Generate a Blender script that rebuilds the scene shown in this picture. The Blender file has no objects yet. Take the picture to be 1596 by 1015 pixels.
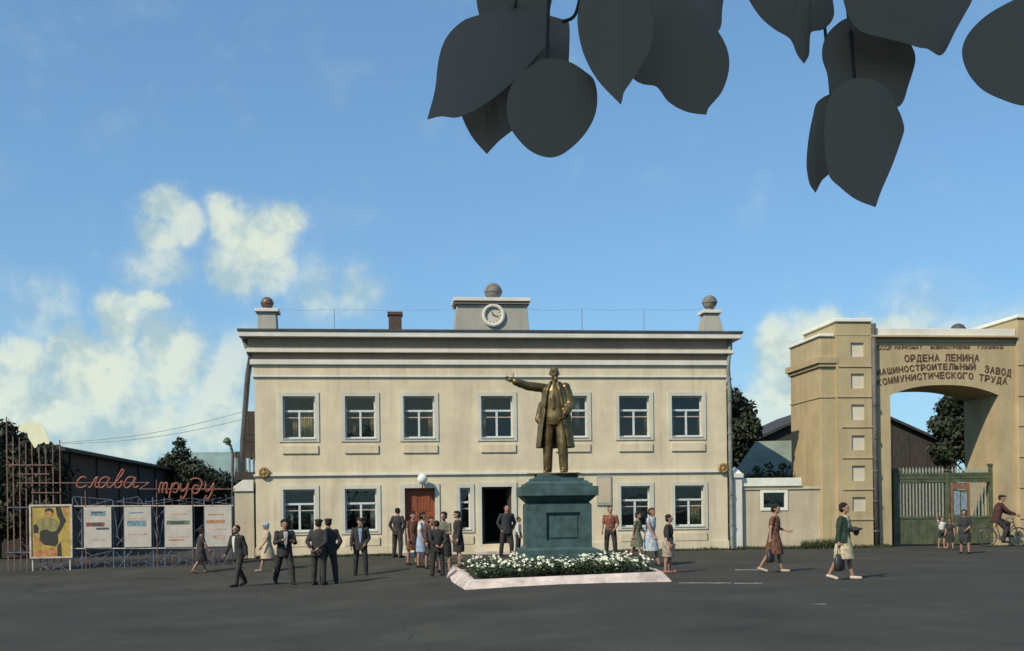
import bpy, bmesh, math, random
import numpy as np
from mathutils import Vector, Matrix, noise
random.seed(7); np.random.seed(7)
sc = bpy.context.scene
C = sc.collection
R = math.radians

# ---------------------------------------------------------------- camera
F = 1700.0; CX, CY, HZ = 798.0, 507.5, 790.0; ROLL = 0.0122; EYE = 1.65
cam = bpy.data.cameras.new('camera'); co = bpy.data.objects.new('camera', cam); C.objects.link(co)
cam.sensor_width = 36; cam.lens = 36*F/1596; cam.shift_y = (HZ-CY)/1596
cam.clip_start = 0.05; cam.clip_end = 3000
co.matrix_world = Matrix.Translation((0, 0, EYE)) @ Matrix.Rotation(R(90), 4, 'X') @ Matrix.Rotation(-ROLL, 4, 'Z')
sc.camera = co
sc.cycles.max_bounces = 5; sc.cycles.diffuse_bounces = 2; sc.cycles.glossy_bounces = 2; sc.cycles.transmission_bounces = 3; sc.cycles.transparent_max_bounces = 6
sc.cycles.caustics_reflective = False; sc.cycles.caustics_refractive = False

# ---------------------------------------------------------------- light
SUN_A, SUN_E = R(43), R(40)          # sun stands behind the viewer's left shoulder
SKY_STRENGTH = 0.12
SUN_STRENGTH = 3.25
sc.view_settings.view_transform = 'Standard'; sc.view_settings.look = 'None'
sc.view_settings.exposure = 0.45; sc.view_settings.gamma = 1.0; sc.view_settings.use_curve_mapping = False
sun = bpy.data.lights.new('sun', 'SUN'); so = bpy.data.objects.new('sun', sun); C.objects.link(so)
sun.energy = SUN_STRENGTH; sun.angle = R(0.5); sun.color = (1.0, 0.885, 0.70)
so.rotation_euler = Vector((math.sin(SUN_A)*math.cos(SUN_E), math.cos(SUN_A)*math.cos(SUN_E), -math.sin(SUN_E))).to_track_quat('-Z', 'Y').to_euler()
so.location = (-30, -40, 60)

# ---------------------------------------------------------------- picture -> place measuring helpers
def ab(px, py):
    u = px-CX; v = py-HZ
    c, s = math.cos(ROLL), math.sin(ROLL)
    return (u*c-v*s)/F, -(v*c+u*s)/F
def P(px, py, d):
    a, b = ab(px, py)
    return Vector((a*d, d, EYE+b*d))
def sstep(t):
    t = max(0.0, min(1.0, t)); return t*t*(3-2*t)
def zg(x, y):
    return -0.35*sstep((2-x)/8)*sstep((38-y)/6)
def gp(px, py):
    lo, hi = 5.0, 120.0
    for _ in range(50):
        m = (lo+hi)/2; p = P(px, py, m)
        if p.z > zg(p.x, p.y): lo = m
        else: hi = m
    p = P(px, py, lo); p.z = zg(p.x, p.y); return p
TH = R(6.2)
LX, LY = -8.83, 37.6
def fac(px, py, depth=0.0):          # point on the facade plane (or a plane `depth` behind it): distance along it, height
    a, b = ab(px, py)
    nx, ny = -math.sin(TH), math.cos(TH)
    d = (depth+LX*nx+LY*ny)/(a*nx+ny)
    x, y = a*d-LX, d-LY
    return x*math.cos(TH)+y*math.sin(TH), EYE+b*d
def FS(px, py=700, depth=0.0): return fac(px, py, depth)[0]
def FZ(py, px=760, depth=0.0): return fac(px, py, depth)[1]

# ---------------------------------------------------------------- sky with fair-weather cumulus
w = bpy.data.worlds.new('World'); sc.world = w; w.use_nodes = True
w.cycles.sampling_method = 'MANUAL'; w.cycles.sample_map_resolution = 512
nt = w.node_tree; N = nt.nodes; L = nt.links; N.clear()
def nd(t, **k):
    n = N.new(t)
    for a, b in k.items(): setattr(n, a, b)
    return n
sky = nd('ShaderNodeTexSky', sky_type='NISHITA', sun_disc=False)
sky.sun_elevation = SUN_E; sky.sun_rotation = math.pi+SUN_A; sky.air_density = 1.0; sky.dust_density = 0.6; sky.ozone_density = 2.2
tc = nd('ShaderNodeTexCoord')
nz = nd('ShaderNodeTexNoise'); nz.inputs['Scale'].default_value = 9; nz.inputs['Detail'].default_value = 6; nz.inputs['Roughness'].default_value = 0.62
L.new(tc.outputs['Generated'], nz.inputs['Vector'])
sub = nd('ShaderNodeVectorMath', operation='SUBTRACT'); L.new(nz.outputs['Color'], sub.inputs[0]); sub.inputs[1].default_value = (.5, .5, .5)
scl = nd('ShaderNodeVectorMath', operation='SCALE'); L.new(sub.outputs[0], scl.inputs[0]); scl.inputs['Scale'].default_value = 0.085
add = nd('ShaderNodeVectorMath', operation='ADD'); L.new(tc.outputs['Generated'], add.inputs[0]); L.new(scl.outputs[0], add.inputs[1])
def math_node(op, a, b=None, c=None, clamp=False):
    n = nd('ShaderNodeMath', operation=op, use_clamp=clamp)
    for i, v in enumerate((a, b, c)):
        if v is None: continue
        if isinstance(v, (int, float)): n.inputs[i].default_value = v
        else: L.new(v, n.inputs[i])
    return n.outputs[0]
CLOUDS = [  # picture x, y, radius, strength
 (252,325,44,1.0),(275,350,40,.9),(240,375,40,.75),(240,425,60,.55),(345,352,48,.95),(432,348,46,.95),(390,385,75,1.0),(350,425,60,.8),(415,430,55,.7),
 (25,545,60,1.0),(105,530,55,1.0),(190,512,55,1.0),(238,492,38,1.0),(140,580,95,1.0),(255,560,75,.9),(40,640,100,.9),(200,650,90,.8),(320,650,80,.7),(-60,600,110,1.0),
 (500,462,70,.5),(575,448,60,.5),(150,680,120,.7),(330,600,90,.6),(60,470,70,.4),(1208,545,52,1.0),(1262,530,52,1.0),(1300,515,48,1.0),(1345,510,50,.85),(1400,515,50,.7),(1235,605,85,.85),(1185,640,60,.6),(1440,520,110,.45),(1560,560,110,.5),(1180,700,110,.5),(380,560,70,.45)]
acc = None
for (px, py, r, s) in CLOUDS:
    d = P(px, py, 1.0)-Vector((0, 0, EYE)); k = d.length; d.normalize()
    dn = nd('ShaderNodeVectorMath', operation='DISTANCE'); L.new(add.outputs[0], dn.inputs[0]); dn.inputs[1].default_value = d
    mr = nd('ShaderNodeMapRange', interpolation_type='SMOOTHSTEP'); L.new(dn.outputs['Value'], mr.inputs['Value'])
    mr.inputs['From Min'].default_value = r/F/k*1.25; mr.inputs['From Max'].default_value = r/F/k*0.25
    mr.inputs['To Min'].default_value = 0; mr.inputs['To Max'].default_value = s
    acc = mr.outputs[0] if acc is None else math_node('MAXIMUM', acc, mr.outputs[0])
# the same kind of cloud goes on all round the horizon outside the picture
n2 = nd('ShaderNodeTexNoise'); n2.inputs['Scale'].default_value = 3.1; n2.inputs['Detail'].default_value = 7; n2.inputs['Roughness'].default_value = 0.55
mp = nd('ShaderNodeMapping'); mp.inputs['Scale'].default_value = (1, 1, 2.2); L.new(tc.outputs['Generated'], mp.inputs['Vector']); L.new(mp.outputs[0], n2.inputs['Vector'])
m2 = nd('ShaderNodeMapRange', interpolation_type='SMOOTHSTEP'); L.new(n2.outputs['Fac'], m2.inputs['Value']); m2.inputs['From Min'].default_value = .52; m2.inputs['From Max'].default_value = .68; m2.inputs['To Max'].default_value = .9
sx = nd('ShaderNodeSeparateXYZ'); L.new(tc.outputs['Generated'], sx.inputs[0])
az = math_node('ARCTAN2', sx.outputs['X'], sx.outputs['Y'])
aa = math_node('ABSOLUTE', az)
m3 = nd('ShaderNodeMapRange', interpolation_type='SMOOTHSTEP'); L.new(aa, m3.inputs['Value']); m3.inputs['From Min'].default_value = .5; m3.inputs['From Max'].default_value = .85
m4 = nd('ShaderNodeMapRange', interpolation_type='SMOOTHSTEP'); L.new(sx.outputs['Z'], m4.inputs['Value']); m4.inputs['From Min'].default_value = .55; m4.inputs['From Max'].default_value = .2
rest = math_node('MULTIPLY', math_node('MULTIPLY', m2.outputs[0], m3.outputs[0]), m4.outputs[0])
allc = math_node('MAXIMUM', acc, rest)
def fbm(offset, scale, detail=7, rough=.58):
    v = nd('ShaderNodeVectorMath', operation='ADD'); L.new(tc.outputs['Generated'], v.inputs[0]); v.inputs[1].default_value = offset
    t = nd('ShaderNodeTexNoise'); t.inputs['Scale'].default_value = scale; t.inputs['Detail'].default_value = detail; t.inputs['Roughness'].default_value = rough; L.new(v.outputs[0], t.inputs['Vector']); return t.outputs['Fac']
fa = fbm((0, 0, 0), 17); fb = fbm((-.012, 0, .016), 17)
f2 = math_node('ADD', allc, math_node('MULTIPLY_ADD', fa, .9, -.40))
mk = nd('ShaderNodeMapRange', interpolation_type='SMOOTHSTEP'); L.new(f2, mk.inputs['Value']); mk.inputs['From Min'].default_value = .04; mk.inputs['From Max'].default_value = .74
soft = math_node('MULTIPLY', allc, .62)
dens = math_node('MULTIPLY', math_node('MAXIMUM', math_node('MULTIPLY', mk.outputs[0], math_node('MULTIPLY_ADD', allc, .5, .5)), soft), .93, clamp=True)
lit = math_node('MULTIPLY_ADD', math_node('SUBTRACT', fa, fb), 4.0, math_node('MULTIPLY_ADD', f2, .35, .30), clamp=True)
cr = nd('ShaderNodeValToRGB'); L.new(lit, cr.inputs[0])
cr.color_ramp.elements[0].position = .12; cr.color_ramp.elements[0].color = (2.7, 3.6, 3.7, 1)
cr.color_ramp.elements[1].position = .85; cr.color_ramp.elements[1].color = (4.7, 5.1, 4.25, 1)
tint = nd('ShaderNodeMix', data_type='RGBA', blend_type='MULTIPLY'); tint.inputs[0].default_value = 1.0
L.new(sky.outputs[0], tint.inputs[6]); tint.inputs[7].default_value = (0.90, 0.93, 0.90, 1)
gam = nd('ShaderNodeGamma'); gam.inputs['Gamma'].default_value = .6; L.new(tint.outputs[2], gam.inputs[0])
grade = nd('ShaderNodeMix', data_type='RGBA', blend_type='MULTIPLY'); grade.inputs[0].default_value = 1.0; L.new(gam.outputs[0], grade.inputs[6]); grade.inputs[7].default_value = (.89, 1.37, 1.80, 1)
mix = nd('ShaderNodeMix', data_type='RGBA'); L.new(dens, mix.inputs[0]); L.new(grade.outputs[2], mix.inputs[6]); L.new(cr.outputs[0], mix.inputs[7])
bg = nd('ShaderNodeBackground'); bg.inputs['Strength'].default_value = SKY_STRENGTH; L.new(mix.outputs[2], bg.inputs[0])
ow = nd('ShaderNodeOutputWorld'); L.new(bg.outputs[0], ow.inputs[0])

# ---------------------------------------------------------------- materials
MATS = {}
def mat(name, col, rough=.8, var=.18, scale=3.0, bump=0.0, bscale=60, metal=0.0, col2=None, spec=.4, detail=6, stretch=None):
    if name in MATS: return MATS[name]
    m = bpy.data.materials.new(name); m.use_nodes = True; t = m.node_tree; b = t.nodes['Principled BSDF']
    b.inputs['Roughness'].default_value = rough; b.inputs['Metallic'].default_value = metal; b.inputs['Specular IOR Level'].default_value = spec
    tcn = t.nodes.new('ShaderNodeTexCoord'); n = t.nodes.new('ShaderNodeTexNoise'); n.inputs['Scale'].default_value = scale; n.inputs['Detail'].default_value = detail; n.inputs['Roughness'].default_value = .6
    src = tcn.outputs['Object']
    if stretch:
        mpn = t.nodes.new('ShaderNodeMapping'); mpn.inputs['Scale'].default_value = stretch; t.links.new(src, mpn.inputs[0]); src = mpn.outputs[0]
    t.links.new(src, n.inputs['Vector'])
    r = t.nodes.new('ShaderNodeValToRGB'); t.links.new(n.outputs['Fac'], r.inputs[0]); t.links.new(r.outputs[0], b.inputs['Base Color'])
    c2 = col2 or tuple(c*(1-var*1.6) for c in col)
    r.color_ramp.elements[0].position = .32; r.color_ramp.elements[1].position = .66
    r.color_ramp.elements[0].color = (*c2, 1); r.color_ramp.elements[1].color = (*[min(.95, c*(1+var*.35)) for c in col], 1)
    if bump:
        n2 = t.nodes.new('ShaderNodeTexNoise'); n2.inputs['Scale'].default_value = bscale; n2.inputs['Detail'].default_value = 4; t.links.new(tcn.outputs['Object'], n2.inputs['Vector'])
        bp = t.nodes.new('ShaderNodeBump'); bp.inputs['Strength'].default_value = bump; bp.inputs['Distance'].default_value = .02
        t.links.new(n2.outputs['Fac'], bp.inputs['Height']); t.links.new(bp.outputs[0], b.inputs['Normal'])
    MATS[name] = m; return m
def stucco(name, col, stain, amount=.55):
    m = mat(name, col, rough=.93, var=.10, scale=1.1, bump=.35, bscale=45, spec=.15)
    t = m.node_tree; b = t.nodes['Principled BSDF']; old = b.inputs['Base Color'].links[0].from_socket
    tcn = t.nodes.new('ShaderNodeTexCoord'); mp_ = t.nodes.new('ShaderNodeMapping'); mp_.inputs['Scale'].default_value = (1.3, 1.3, .28)
    n = t.nodes.new('ShaderNodeTexNoise'); n.inputs['Scale'].default_value = .9; n.inputs['Detail'].default_value = 8; n.inputs['Roughness'].default_value = .68
    t.links.new(tcn.outputs['Object'], mp_.inputs[0]); t.links.new(mp_.outputs[0], n.inputs['Vector'])
    r = t.nodes.new('ShaderNodeMapRange'); r.inputs['From Min'].default_value = .48; r.inputs['From Max'].default_value = .74; r.inputs['To Max'].default_value = amount; t.links.new(n.outputs['Fac'], r.inputs['Value'])
    mx = t.nodes.new('ShaderNodeMix'); mx.data_type = 'RGBA'; t.links.new(r.outputs[0], mx.inputs[0]); t.links.new(old, mx.inputs[6]); mx.inputs[7].default_value = (*stain, 1)
    mp2 = t.nodes.new('ShaderNodeMapping'); mp2.inputs['Scale'].default_value = (5, 5, .35); t.links.new(tcn.outputs['Object'], mp2.inputs[0])
    n2 = t.nodes.new('ShaderNodeTexNoise'); n2.inputs['Scale'].default_value = 1.0; n2.inputs['Detail'].default_value = 5; t.links.new(mp2.outputs[0], n2.inputs['Vector'])
    r2 = t.nodes.new('ShaderNodeMapRange'); r2.inputs['From Min'].default_value = .56; r2.inputs['From Max'].default_value = .78; r2.inputs['To Max'].default_value = amount*.7; t.links.new(n2.outputs['Fac'], r2.inputs['Value'])
    mx2 = t.nodes.new('ShaderNodeMix'); mx2.data_type = 'RGBA'; t.links.new(r2.outputs[0], mx2.inputs[0]); t.links.new(mx.outputs[2], mx2.inputs[6]); mx2.inputs[7].default_value = (*[c*.8 for c in stain], 1)
    n3 = t.nodes.new('ShaderNodeTexNoise'); n3.inputs['Scale'].default_value = 1.7; n3.inputs['Detail'].default_value = 10; n3.inputs['Roughness'].default_value = .7; t.links.new(tcn.outputs['Object'], n3.inputs['Vector'])
    r3 = t.nodes.new('ShaderNodeMapRange'); r3.inputs['From Min'].default_value = .64; r3.inputs['From Max'].default_value = .68; r3.inputs['To Max'].default_value = .5; t.links.new(n3.outputs['Fac'], r3.inputs['Value'])
    mx3 = t.nodes.new('ShaderNodeMix'); mx3.data_type = 'RGBA'; t.links.new(r3.outputs[0], mx3.inputs[0]); t.links.new(mx2.outputs[2], mx3.inputs[6]); mx3.inputs[7].default_value = (*[min(.8, c*1.12) for c in col], 1)
    t.links.new(mx3.outputs[2], b.inputs['Base Color']); return m
M_wall = stucco('cream_stucco', (.69, .60, .42), (.46, .39, .265), .75)
M_gate = stucco('ochre_stucco', (.49, .39, .225), (.34, .27, .155), .75)
M_gate_pale = stucco('pale_panel_stucco', (.66, .60, .46), (.50, .45, .34))
M_low = stucco('low_wall_stucco', (.56, .48, .335), (.40, .345, .24), .7)
M_white = stucco('whitewash_trim', (.72, .69, .60), (.56, .53, .45), .4)
M_surr = stucco('pale_blue_trim', (.60, .585, .48), (.48, .46, .38), .5)
M_attic = stucco('grey_attic_render', (.40, .385, .33), (.30, .29, .25))
M_fin = mat('dark_grey_finial', (.23, .215, .19), .8, .35, 5)
M_cap = mat('white_coping', (.80, .80, .66), .8, .08)
M_shade_brown = stucco('brown_shade_paint', (.36, .27, .18), (.28, .21, .14))  # shade of the recessed moulding bands put into the colour as brown
M_gutter = mat('dark_sheet_roof', (.075, .075, .075), .6, .3, 2)
M_asph = mat('asphalt', (.050, .0475, .0355), .93, .30, .45, .6, 55, detail=12)
def asphalt_detail():
    t = M_asph.node_tree; b = t.nodes['Principled BSDF']; old = b.inputs['Base Color'].links[0].from_socket; tcn = t.nodes.new('ShaderNodeTexCoord')
    def mixin(fac_socket, col):
        nonlocal old
        mx = t.nodes.new('ShaderNodeMix'); mx.data_type = 'RGBA'; t.links.new(fac_socket, mx.inputs[0]); t.links.new(old, mx.inputs[6]); mx.inputs[7].default_value = (*col, 1); old = mx.outputs[2]
    def rng(sock, a, b_, c=0, d=1):
        r = t.nodes.new('ShaderNodeMapRange'); t.links.new(sock, r.inputs['Value']); r.inputs['From Min'].default_value = a; r.inputs['From Max'].default_value = b_; r.inputs['To Min'].default_value = c; r.inputs['To Max'].default_value = d; return r.outputs[0]
    nz_ = t.nodes.new('ShaderNodeTexNoise'); nz_.inputs['Scale'].default_value = .16; nz_.inputs['Detail'].default_value = 5; t.links.new(tcn.outputs['Object'], nz_.inputs['Vector']); mixin(rng(nz_.outputs['Fac'], .50, .56, 0, .45), (.037, .0355, .027))      # relaid patches
    sp = t.nodes.new('ShaderNodeTexNoise'); sp.inputs['Scale'].default_value = 28; sp.inputs['Detail'].default_value = 2; t.links.new(tcn.outputs['Object'], sp.inputs['Vector']); mixin(rng(sp.outputs['Fac'], .60, .72, 0, .55), (.125, .115, .09))    # pale grit
    wn = t.nodes.new('ShaderNodeTexNoise'); wn.inputs['Scale'].default_value = .9; t.links.new(tcn.outputs['Object'], wn.inputs['Vector'])
    ad = t.nodes.new('ShaderNodeVectorMath'); ad.operation = 'MULTIPLY_ADD'; t.links.new(wn.outputs['Color'], ad.inputs[0]); ad.inputs[1].default_value = (1.2, 1.2, 0); t.links.new(tcn.outputs['Object'], ad.inputs[2])
    vo = t.nodes.new('ShaderNodeTexVoronoi'); vo.feature = 'DISTANCE_TO_EDGE'; vo.inputs['Scale'].default_value = .22; t.links.new(ad.outputs[0], vo.inputs['Vector']); mixin(rng(vo.outputs['Distance'], .006, .0, 0, .75), (.022, .021, .018))   # cracks
    st = t.nodes.new('ShaderNodeTexNoise'); st.inputs['Scale'].default_value = .7; st.inputs['Detail'].default_value = 8; t.links.new(tcn.outputs['Object'], st.inputs['Vector']); mixin(rng(st.outputs['Fac'], .60, .70, 0, .5), (.034, .032, .028))    # oil stains
    t.links.new(old, b.inputs['Base Color'])
asphalt_detail()
M_paint = mat('worn_white_paint', (.36, .35, .31), .85, .5, 7, col2=(.06, .058, .05))
M_frame = mat('window_paint', (.62, .66, .64), .6, .15, 8)
M_frame_red = mat('window_rail_paint', (.50, .40, .34), .6, .15, 8)
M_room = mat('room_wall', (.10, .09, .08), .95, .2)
M_curt = mat('yellow_curtain', (.78, .60, .26), .9, .25, 7)
M_curt2 = mat('white_curtain', (.66, .66, .58), .9, .2, 7)
M_door = mat('brown_door_paint', (.27, .075, .030), .55, .25, 5, .1, 30, stretch=(4, 4, .5))
M_pipe = mat('drainpipe_metal', (.11, .105, .095), .6, .3, 3)
M_pipe2 = mat('pale_drainpipe', (.20, .22, .19), .6, .3, 3)
M_brick = mat('dark_brick', (.105, .07, .055), .9, .3, 9, .5, 30)
M_globe = mat('lamp_glass', (.72, .76, .74), .15, .1, 4)
M_bronze = mat('bronze', (.225, .160, .068), .36, .45, 3.2, .15, 25, metal=.60, col2=(.045, .034, .018))
M_ped = mat('teal_painted_pedestal', (.052, .102, .098), .6, .3, 4, .25, 40)
M_kerb = mat('pink_white_concrete', (.63, .53, .465), .9, .30, 2.2, .3, 40)
M_soil = mat('soil', (.05, .04, .03), .95, .3, 4, .6, 20)
M_leaf = mat('plant_leaf', (.055, .085, .030), .6, .4, 6)
M_petal = mat('white_petal', (.78, .78, .62), .7, .12, 9)
M_tim = mat('dark_timber', (.060, .052, .045), .9, .3, 2.5, .3, 25, stretch=(6, 6, .6))
M_tim2 = mat('grey_baluster_timber', (.20, .185, .165), .9, .3, 4)
M_roofd = mat('dark_roofing_felt', (.055, .055, .055), .9, .3, 1.5)
M_roofg = mat('grey_green_roof', (.235, .275, .215), .7, .2, 1.2)
M_rooft = mat('teal_roof', (.19, .27, .25), .7, .2, 1.2)
M_gr = mat('green_gate_paint', (.098, .118, .062), .6, .3, 3)
M_pick = mat('pale_picket_paint', (.34, .38, .31), .6, .2, 6)
M_wick = mat('rusty_wicket_paint', (.26, .13, .075), .7, .3, 6)
M_blue = mat('blue_notice_paper', (.24, .31, .36), .8, .25, 9)
M_bluebar = mat('blue_steel_bar', (.125, .15, .205), .6, .3, 5)
M_redbar = mat('reddish_steel_bar', (.23, .125, .10), .7, .35, 5)
M_palebar = mat('pale_steel_frame', (.60, .52, .44), .7, .25, 5)
M_neon = mat('red_sign_tube', (.31, .10, .06), .45, .25, 9)
M_head = mat('cream_cutout_board', (.86, .84, .56), .75, .06, 4)
M_poster = mat('yellow_poster', (.48, .335, .085), .85, .2, 5)
M_posterd = mat('poster_dark_ink', (.050, .048, .042), .85, .2, 9)
M_postero = mat('poster_orange_ink', (.52, .25, .10), .85, .3, 7)
M_posterg = mat('poster_olive_ink', (.30, .27, .11), .85, .3, 9)
M_board = mat('white_board_paper', (.53, .49, .41), .85, .12, 3)
M_boardback = mat('board_backing', (.08, .085, .09), .8, .2)
INK = [mat('ink_red', (.33, .11, .075), .85, .3, 9), mat('ink_blue', (.22, .32, .38), .85, .3, 9), mat('ink_green', (.17, .20, .12), .85, .3, 9), mat('ink_orange', (.55, .26, .13), .85, .3, 9), mat('ink_dark', (.09, .10, .11), .85, .3, 9), mat('ink_pink', (.62, .42, .33), .85, .3, 9)]
M_letter = mat('dark_red_letter_paint', (.145, .070, .048), .85, .4, 4)
M_letter2 = mat('faded_letter_paint', (.20, .12, .075), .85, .4, 9)
M_tree = mat('tree_leaf', (.032, .043, .018), .65, .45, 1.6)
M_bark = mat('bark', (.085, .068, .05), .95, .4, 5, .6, 20)
M_grass = mat('verge_grass', (.055, .075, .03), .8, .4, 3)
M_rosette = mat('brass_rosette', (.42, .26, .085), .6, .4, 14, col2=(.09, .055, .03))
M_black = mat('black_rubber', (.03, .03, .03), .7, .2)
M_steel = mat('bicycle_steel', (.30, .30, .29), .35, .2, 6, metal=.7)
M_clock = mat('clock_face', (.55, .52, .43), .7, .1)
M_wire = mat('wire', (.30, .33, .30), .6, .2)
def glass_mat():
    m = bpy.data.materials.new('window_glass'); m.use_nodes = True; t = m.node_tree; t.nodes.clear()
    o = t.nodes.new('ShaderNodeOutputMaterial'); tr = t.nodes.new('ShaderNodeBsdfTransparent'); tr.inputs[0].default_value = (.80, .84, .82, 1)
    gl = t.nodes.new('ShaderNodeBsdfGlossy'); gl.inputs['Roughness'].default_value = .03; gl.inputs[0].default_value = (.8, .84, .84, 1)
    fr = t.nodes.new('ShaderNodeFresnel'); fr.inputs[0].default_value = 1.5
    nn = t.nodes.new('ShaderNodeTexNoise'); nn.inputs['Scale'].default_value = 2.0; tcn = t.nodes.new('ShaderNodeTexCoord'); t.links.new(tcn.outputs['Object'], nn.inputs['Vector'])
    bp = t.nodes.new('ShaderNodeBump'); bp.inputs['Strength'].default_value = .12; bp.inputs['Distance'].default_value = .05; t.links.new(nn.outputs['Fac'], bp.inputs['Height']); t.links.new(bp.outputs[0], gl.inputs['Normal'])
    mx = t.nodes.new('ShaderNodeMixShader'); t.links.new(fr.outputs[0], mx.inputs[0]); t.links.new(tr.outputs[0], mx.inputs[1]); t.links.new(gl.outputs[0], mx.inputs[2]); t.links.new(mx.outputs[0], o.inputs[0])
    return m
M_glass = glass_mat()
def near_leaf_mat():
    m = bpy.data.materials.new('near_leaf'); m.use_nodes = True; t = m.node_tree; b = t.nodes['Principled BSDF']; o = t.nodes['Material Output']
    b.inputs['Base Color'].default_value = (.085, .095, .070, 1); b.inputs['Roughness'].default_value = .8; b.inputs['Specular IOR Level'].default_value = .1
    n = t.nodes.new('ShaderNodeTexNoise'); n.inputs['Scale'].default_value = 40; tcn = t.nodes.new('ShaderNodeTexCoord'); t.links.new(tcn.outputs['Object'], n.inputs['Vector'])
    r = t.nodes.new('ShaderNodeValToRGB'); r.color_ramp.elements[0].color = (.37, .285, .22, 1); r.color_ramp.elements[1].color = (.39, .305, .235, 1); t.links.new(n.outputs['Fac'], r.inputs[0]); t.links.new(r.outputs[0], b.inputs['Base Color'])
    tl = t.nodes.new('ShaderNodeBsdfTranslucent'); tl.inputs[0].default_value = (.24, .19, .14, 1); mx = t.nodes.new('ShaderNodeMixShader'); mx.inputs[0].default_value = .25
    t.links.new(b.outputs[0], mx.inputs[1]); t.links.new(tl.outputs[0], mx.inputs[2]); t.links.new(mx.outputs[0], o.inputs[0]); return m
M_near = near_leaf_mat()

# ---------------------------------------------------------------- mesh helpers
class MB:
    def __init__(s): s.v = []; s.f = []
    def add(s, vs, fs):
        o = len(s.v); s.v += [Vector(v) for v in vs]; s.f += [tuple(i+o for i in f) for f in fs]; return s
    def box(s, x0, x1, y0, y1, z0, z1):
        return s.add([(x0, y0, z0), (x1, y0, z0), (x1, y1, z0), (x0, y1, z0), (x0, y0, z1), (x1, y0, z1), (x1, y1, z1), (x0, y1, z1)],
                     [(0, 3, 2, 1), (4, 5, 6, 7), (0, 1, 5, 4), (1, 2, 6, 5), (2, 3, 7, 6), (3, 0, 4, 7)])
    def loft(s, rings):
        n = len(rings[0]); vs = [p for r in rings for p in r]; fs = []
        for i in range(len(rings)-1):
            for j in range(n):
                k = (j+1) % n; fs.append((i*n+j, i*n+k, (i+1)*n+k, (i+1)*n+j))
        fs.append(tuple(range(n-1, -1, -1))); fs.append(tuple((len(rings)-1)*n+j for j in range(n)))
        return s.add(vs, fs)
    def tube(s, pts, r, n=8, r1=None):
        pts = [Vector(p) for p in pts]; rings = []
        up = None
        for i, p in enumerate(pts):
            t = (pts[min(i+1, len(pts)-1)]-pts[max(i-1, 0)]).normalized()
            if up is None: up = t.orthogonal().normalized()
            else:
                up = (up-t*up.dot(t)); up = up.normalized() if up.length > 1e-5 else t.orthogonal().normalized()
            sd = t.cross(up); rr = r if r1 is None else r+(r1-r)*i/(len(pts)-1)
            rings.append([p+(up*math.cos(2*math.pi*k/n)+sd*math.sin(2*math.pi*k/n))*rr for k in range(n)])
        return s.loft(rings)
    def bar(s, p0, p1, w): return s.tube([p0, p1], w*.7, 4)
    def capsule(s, p0, p1, r0, r1, n=12):
        p0, p1 = Vector(p0), Vector(p1); t = (p1-p0); t = t.normalized() if t.length > 1e-6 else Vector((0, 0, 1)); u = t.orthogonal().normalized(); v = t.cross(u); rings = []
        def ring(c, r): return [c+(u*math.cos(2*math.pi*k/n)+v*math.sin(2*math.pi*k/n))*max(r, 1e-4) for k in range(n)]
        for a in (-88, -60, -30, 0): rings.append(ring(p0+t*r0*math.sin(R(a)), r0*math.cos(R(a))))
        for a in (0, 30, 60, 88): rings.append(ring(p1+t*r1*math.sin(R(a)), r1*math.cos(R(a))))
        return s.loft(rings)
    def ell(s, c, rx, ry, rz, m=None, n=16, k=10):
        c = Vector(c); rings = []
        for i in range(k+1):
            a = -math.pi/2+math.pi*i/k; a = max(-math.pi/2+.03, min(math.pi/2-.03, a)); ring = []
            for j in range(n):
                b = 2*math.pi*j/n; p = Vector((rx*math.cos(a)*math.cos(b), ry*math.cos(a)*math.sin(b), rz*math.sin(a)))
                ring.append(c+(m @ p if m else p))
            rings.append(ring)
        return s.loft(rings)
    def lathe(s, c, prof, n=24, axis='Z'):
        c = Vector(c); rings = []
        for (r, h) in prof:
            ring = []
            for k in range(n):
                a = 2*math.pi*k/n
                ring.append(c+(Vector((r*math.cos(a), r*math.sin(a), h)) if axis == 'Z' else Vector((r*math.cos(a), -h, r*math.sin(a)))))
            rings.append(ring)
        return s.loft(rings)
    def prism(s, poly, y0, y1):       # polygon in (x, z), from y0 to y1
        n = len(poly); vs = [(p[0], y0, p[1]) for p in poly]+[(p[0], y1, p[1]) for p in poly]
        fs = [tuple(range(n)), tuple(range(2*n-1, n-1, -1))]+[(i, i+n, (i+1) % n+n, (i+1) % n) for i in range(n)]
        return s.add(vs, fs)
    def mesh(s, name):
        me = bpy.data.meshes.new(name); me.from_pydata([tuple(v) for v in s.v], [], s.f); me.update()
        bm = bmesh.new(); bm.from_mesh(me); bmesh.ops.recalc_face_normals(bm, faces=bm.faces); bm.to_mesh(me); bm.free(); return me
    def build(s, name, m, parent=None, smooth=False, bevel=0):
        me = s.mesh(name); me.materials.append(m)
        if smooth:
            me.polygons.foreach_set('use_smooth', [True]*len(me.polygons))
        o = bpy.data.objects.new(name, me); C.objects.link(o)
        if parent: o.parent = parent
        if bevel:
            b = o.modifiers.new('bevel', 'BEVEL'); b.width = bevel; b.segments = 2; b.limit_method = 'ANGLE'
        return o
def empty(name, loc=(0, 0, 0), rz=0.0):
    o = bpy.data.objects.new(name, None); C.objects.link(o); o.location = loc; o.rotation_euler = (0, 0, rz); o.empty_display_size = .2; return o
def tag(o, label=None, cat=None, group=None, kind=None):
    for k, v in (('label', label), ('category', cat), ('group', group), ('kind', kind)):
        if v: o[k] = v
    return o
def copy_tree(o, parent=None):
    c = o.copy(); C.objects.link(c); c.parent = parent
    for ch in list(o.children): copy_tree(ch, c)
    return c
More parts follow.
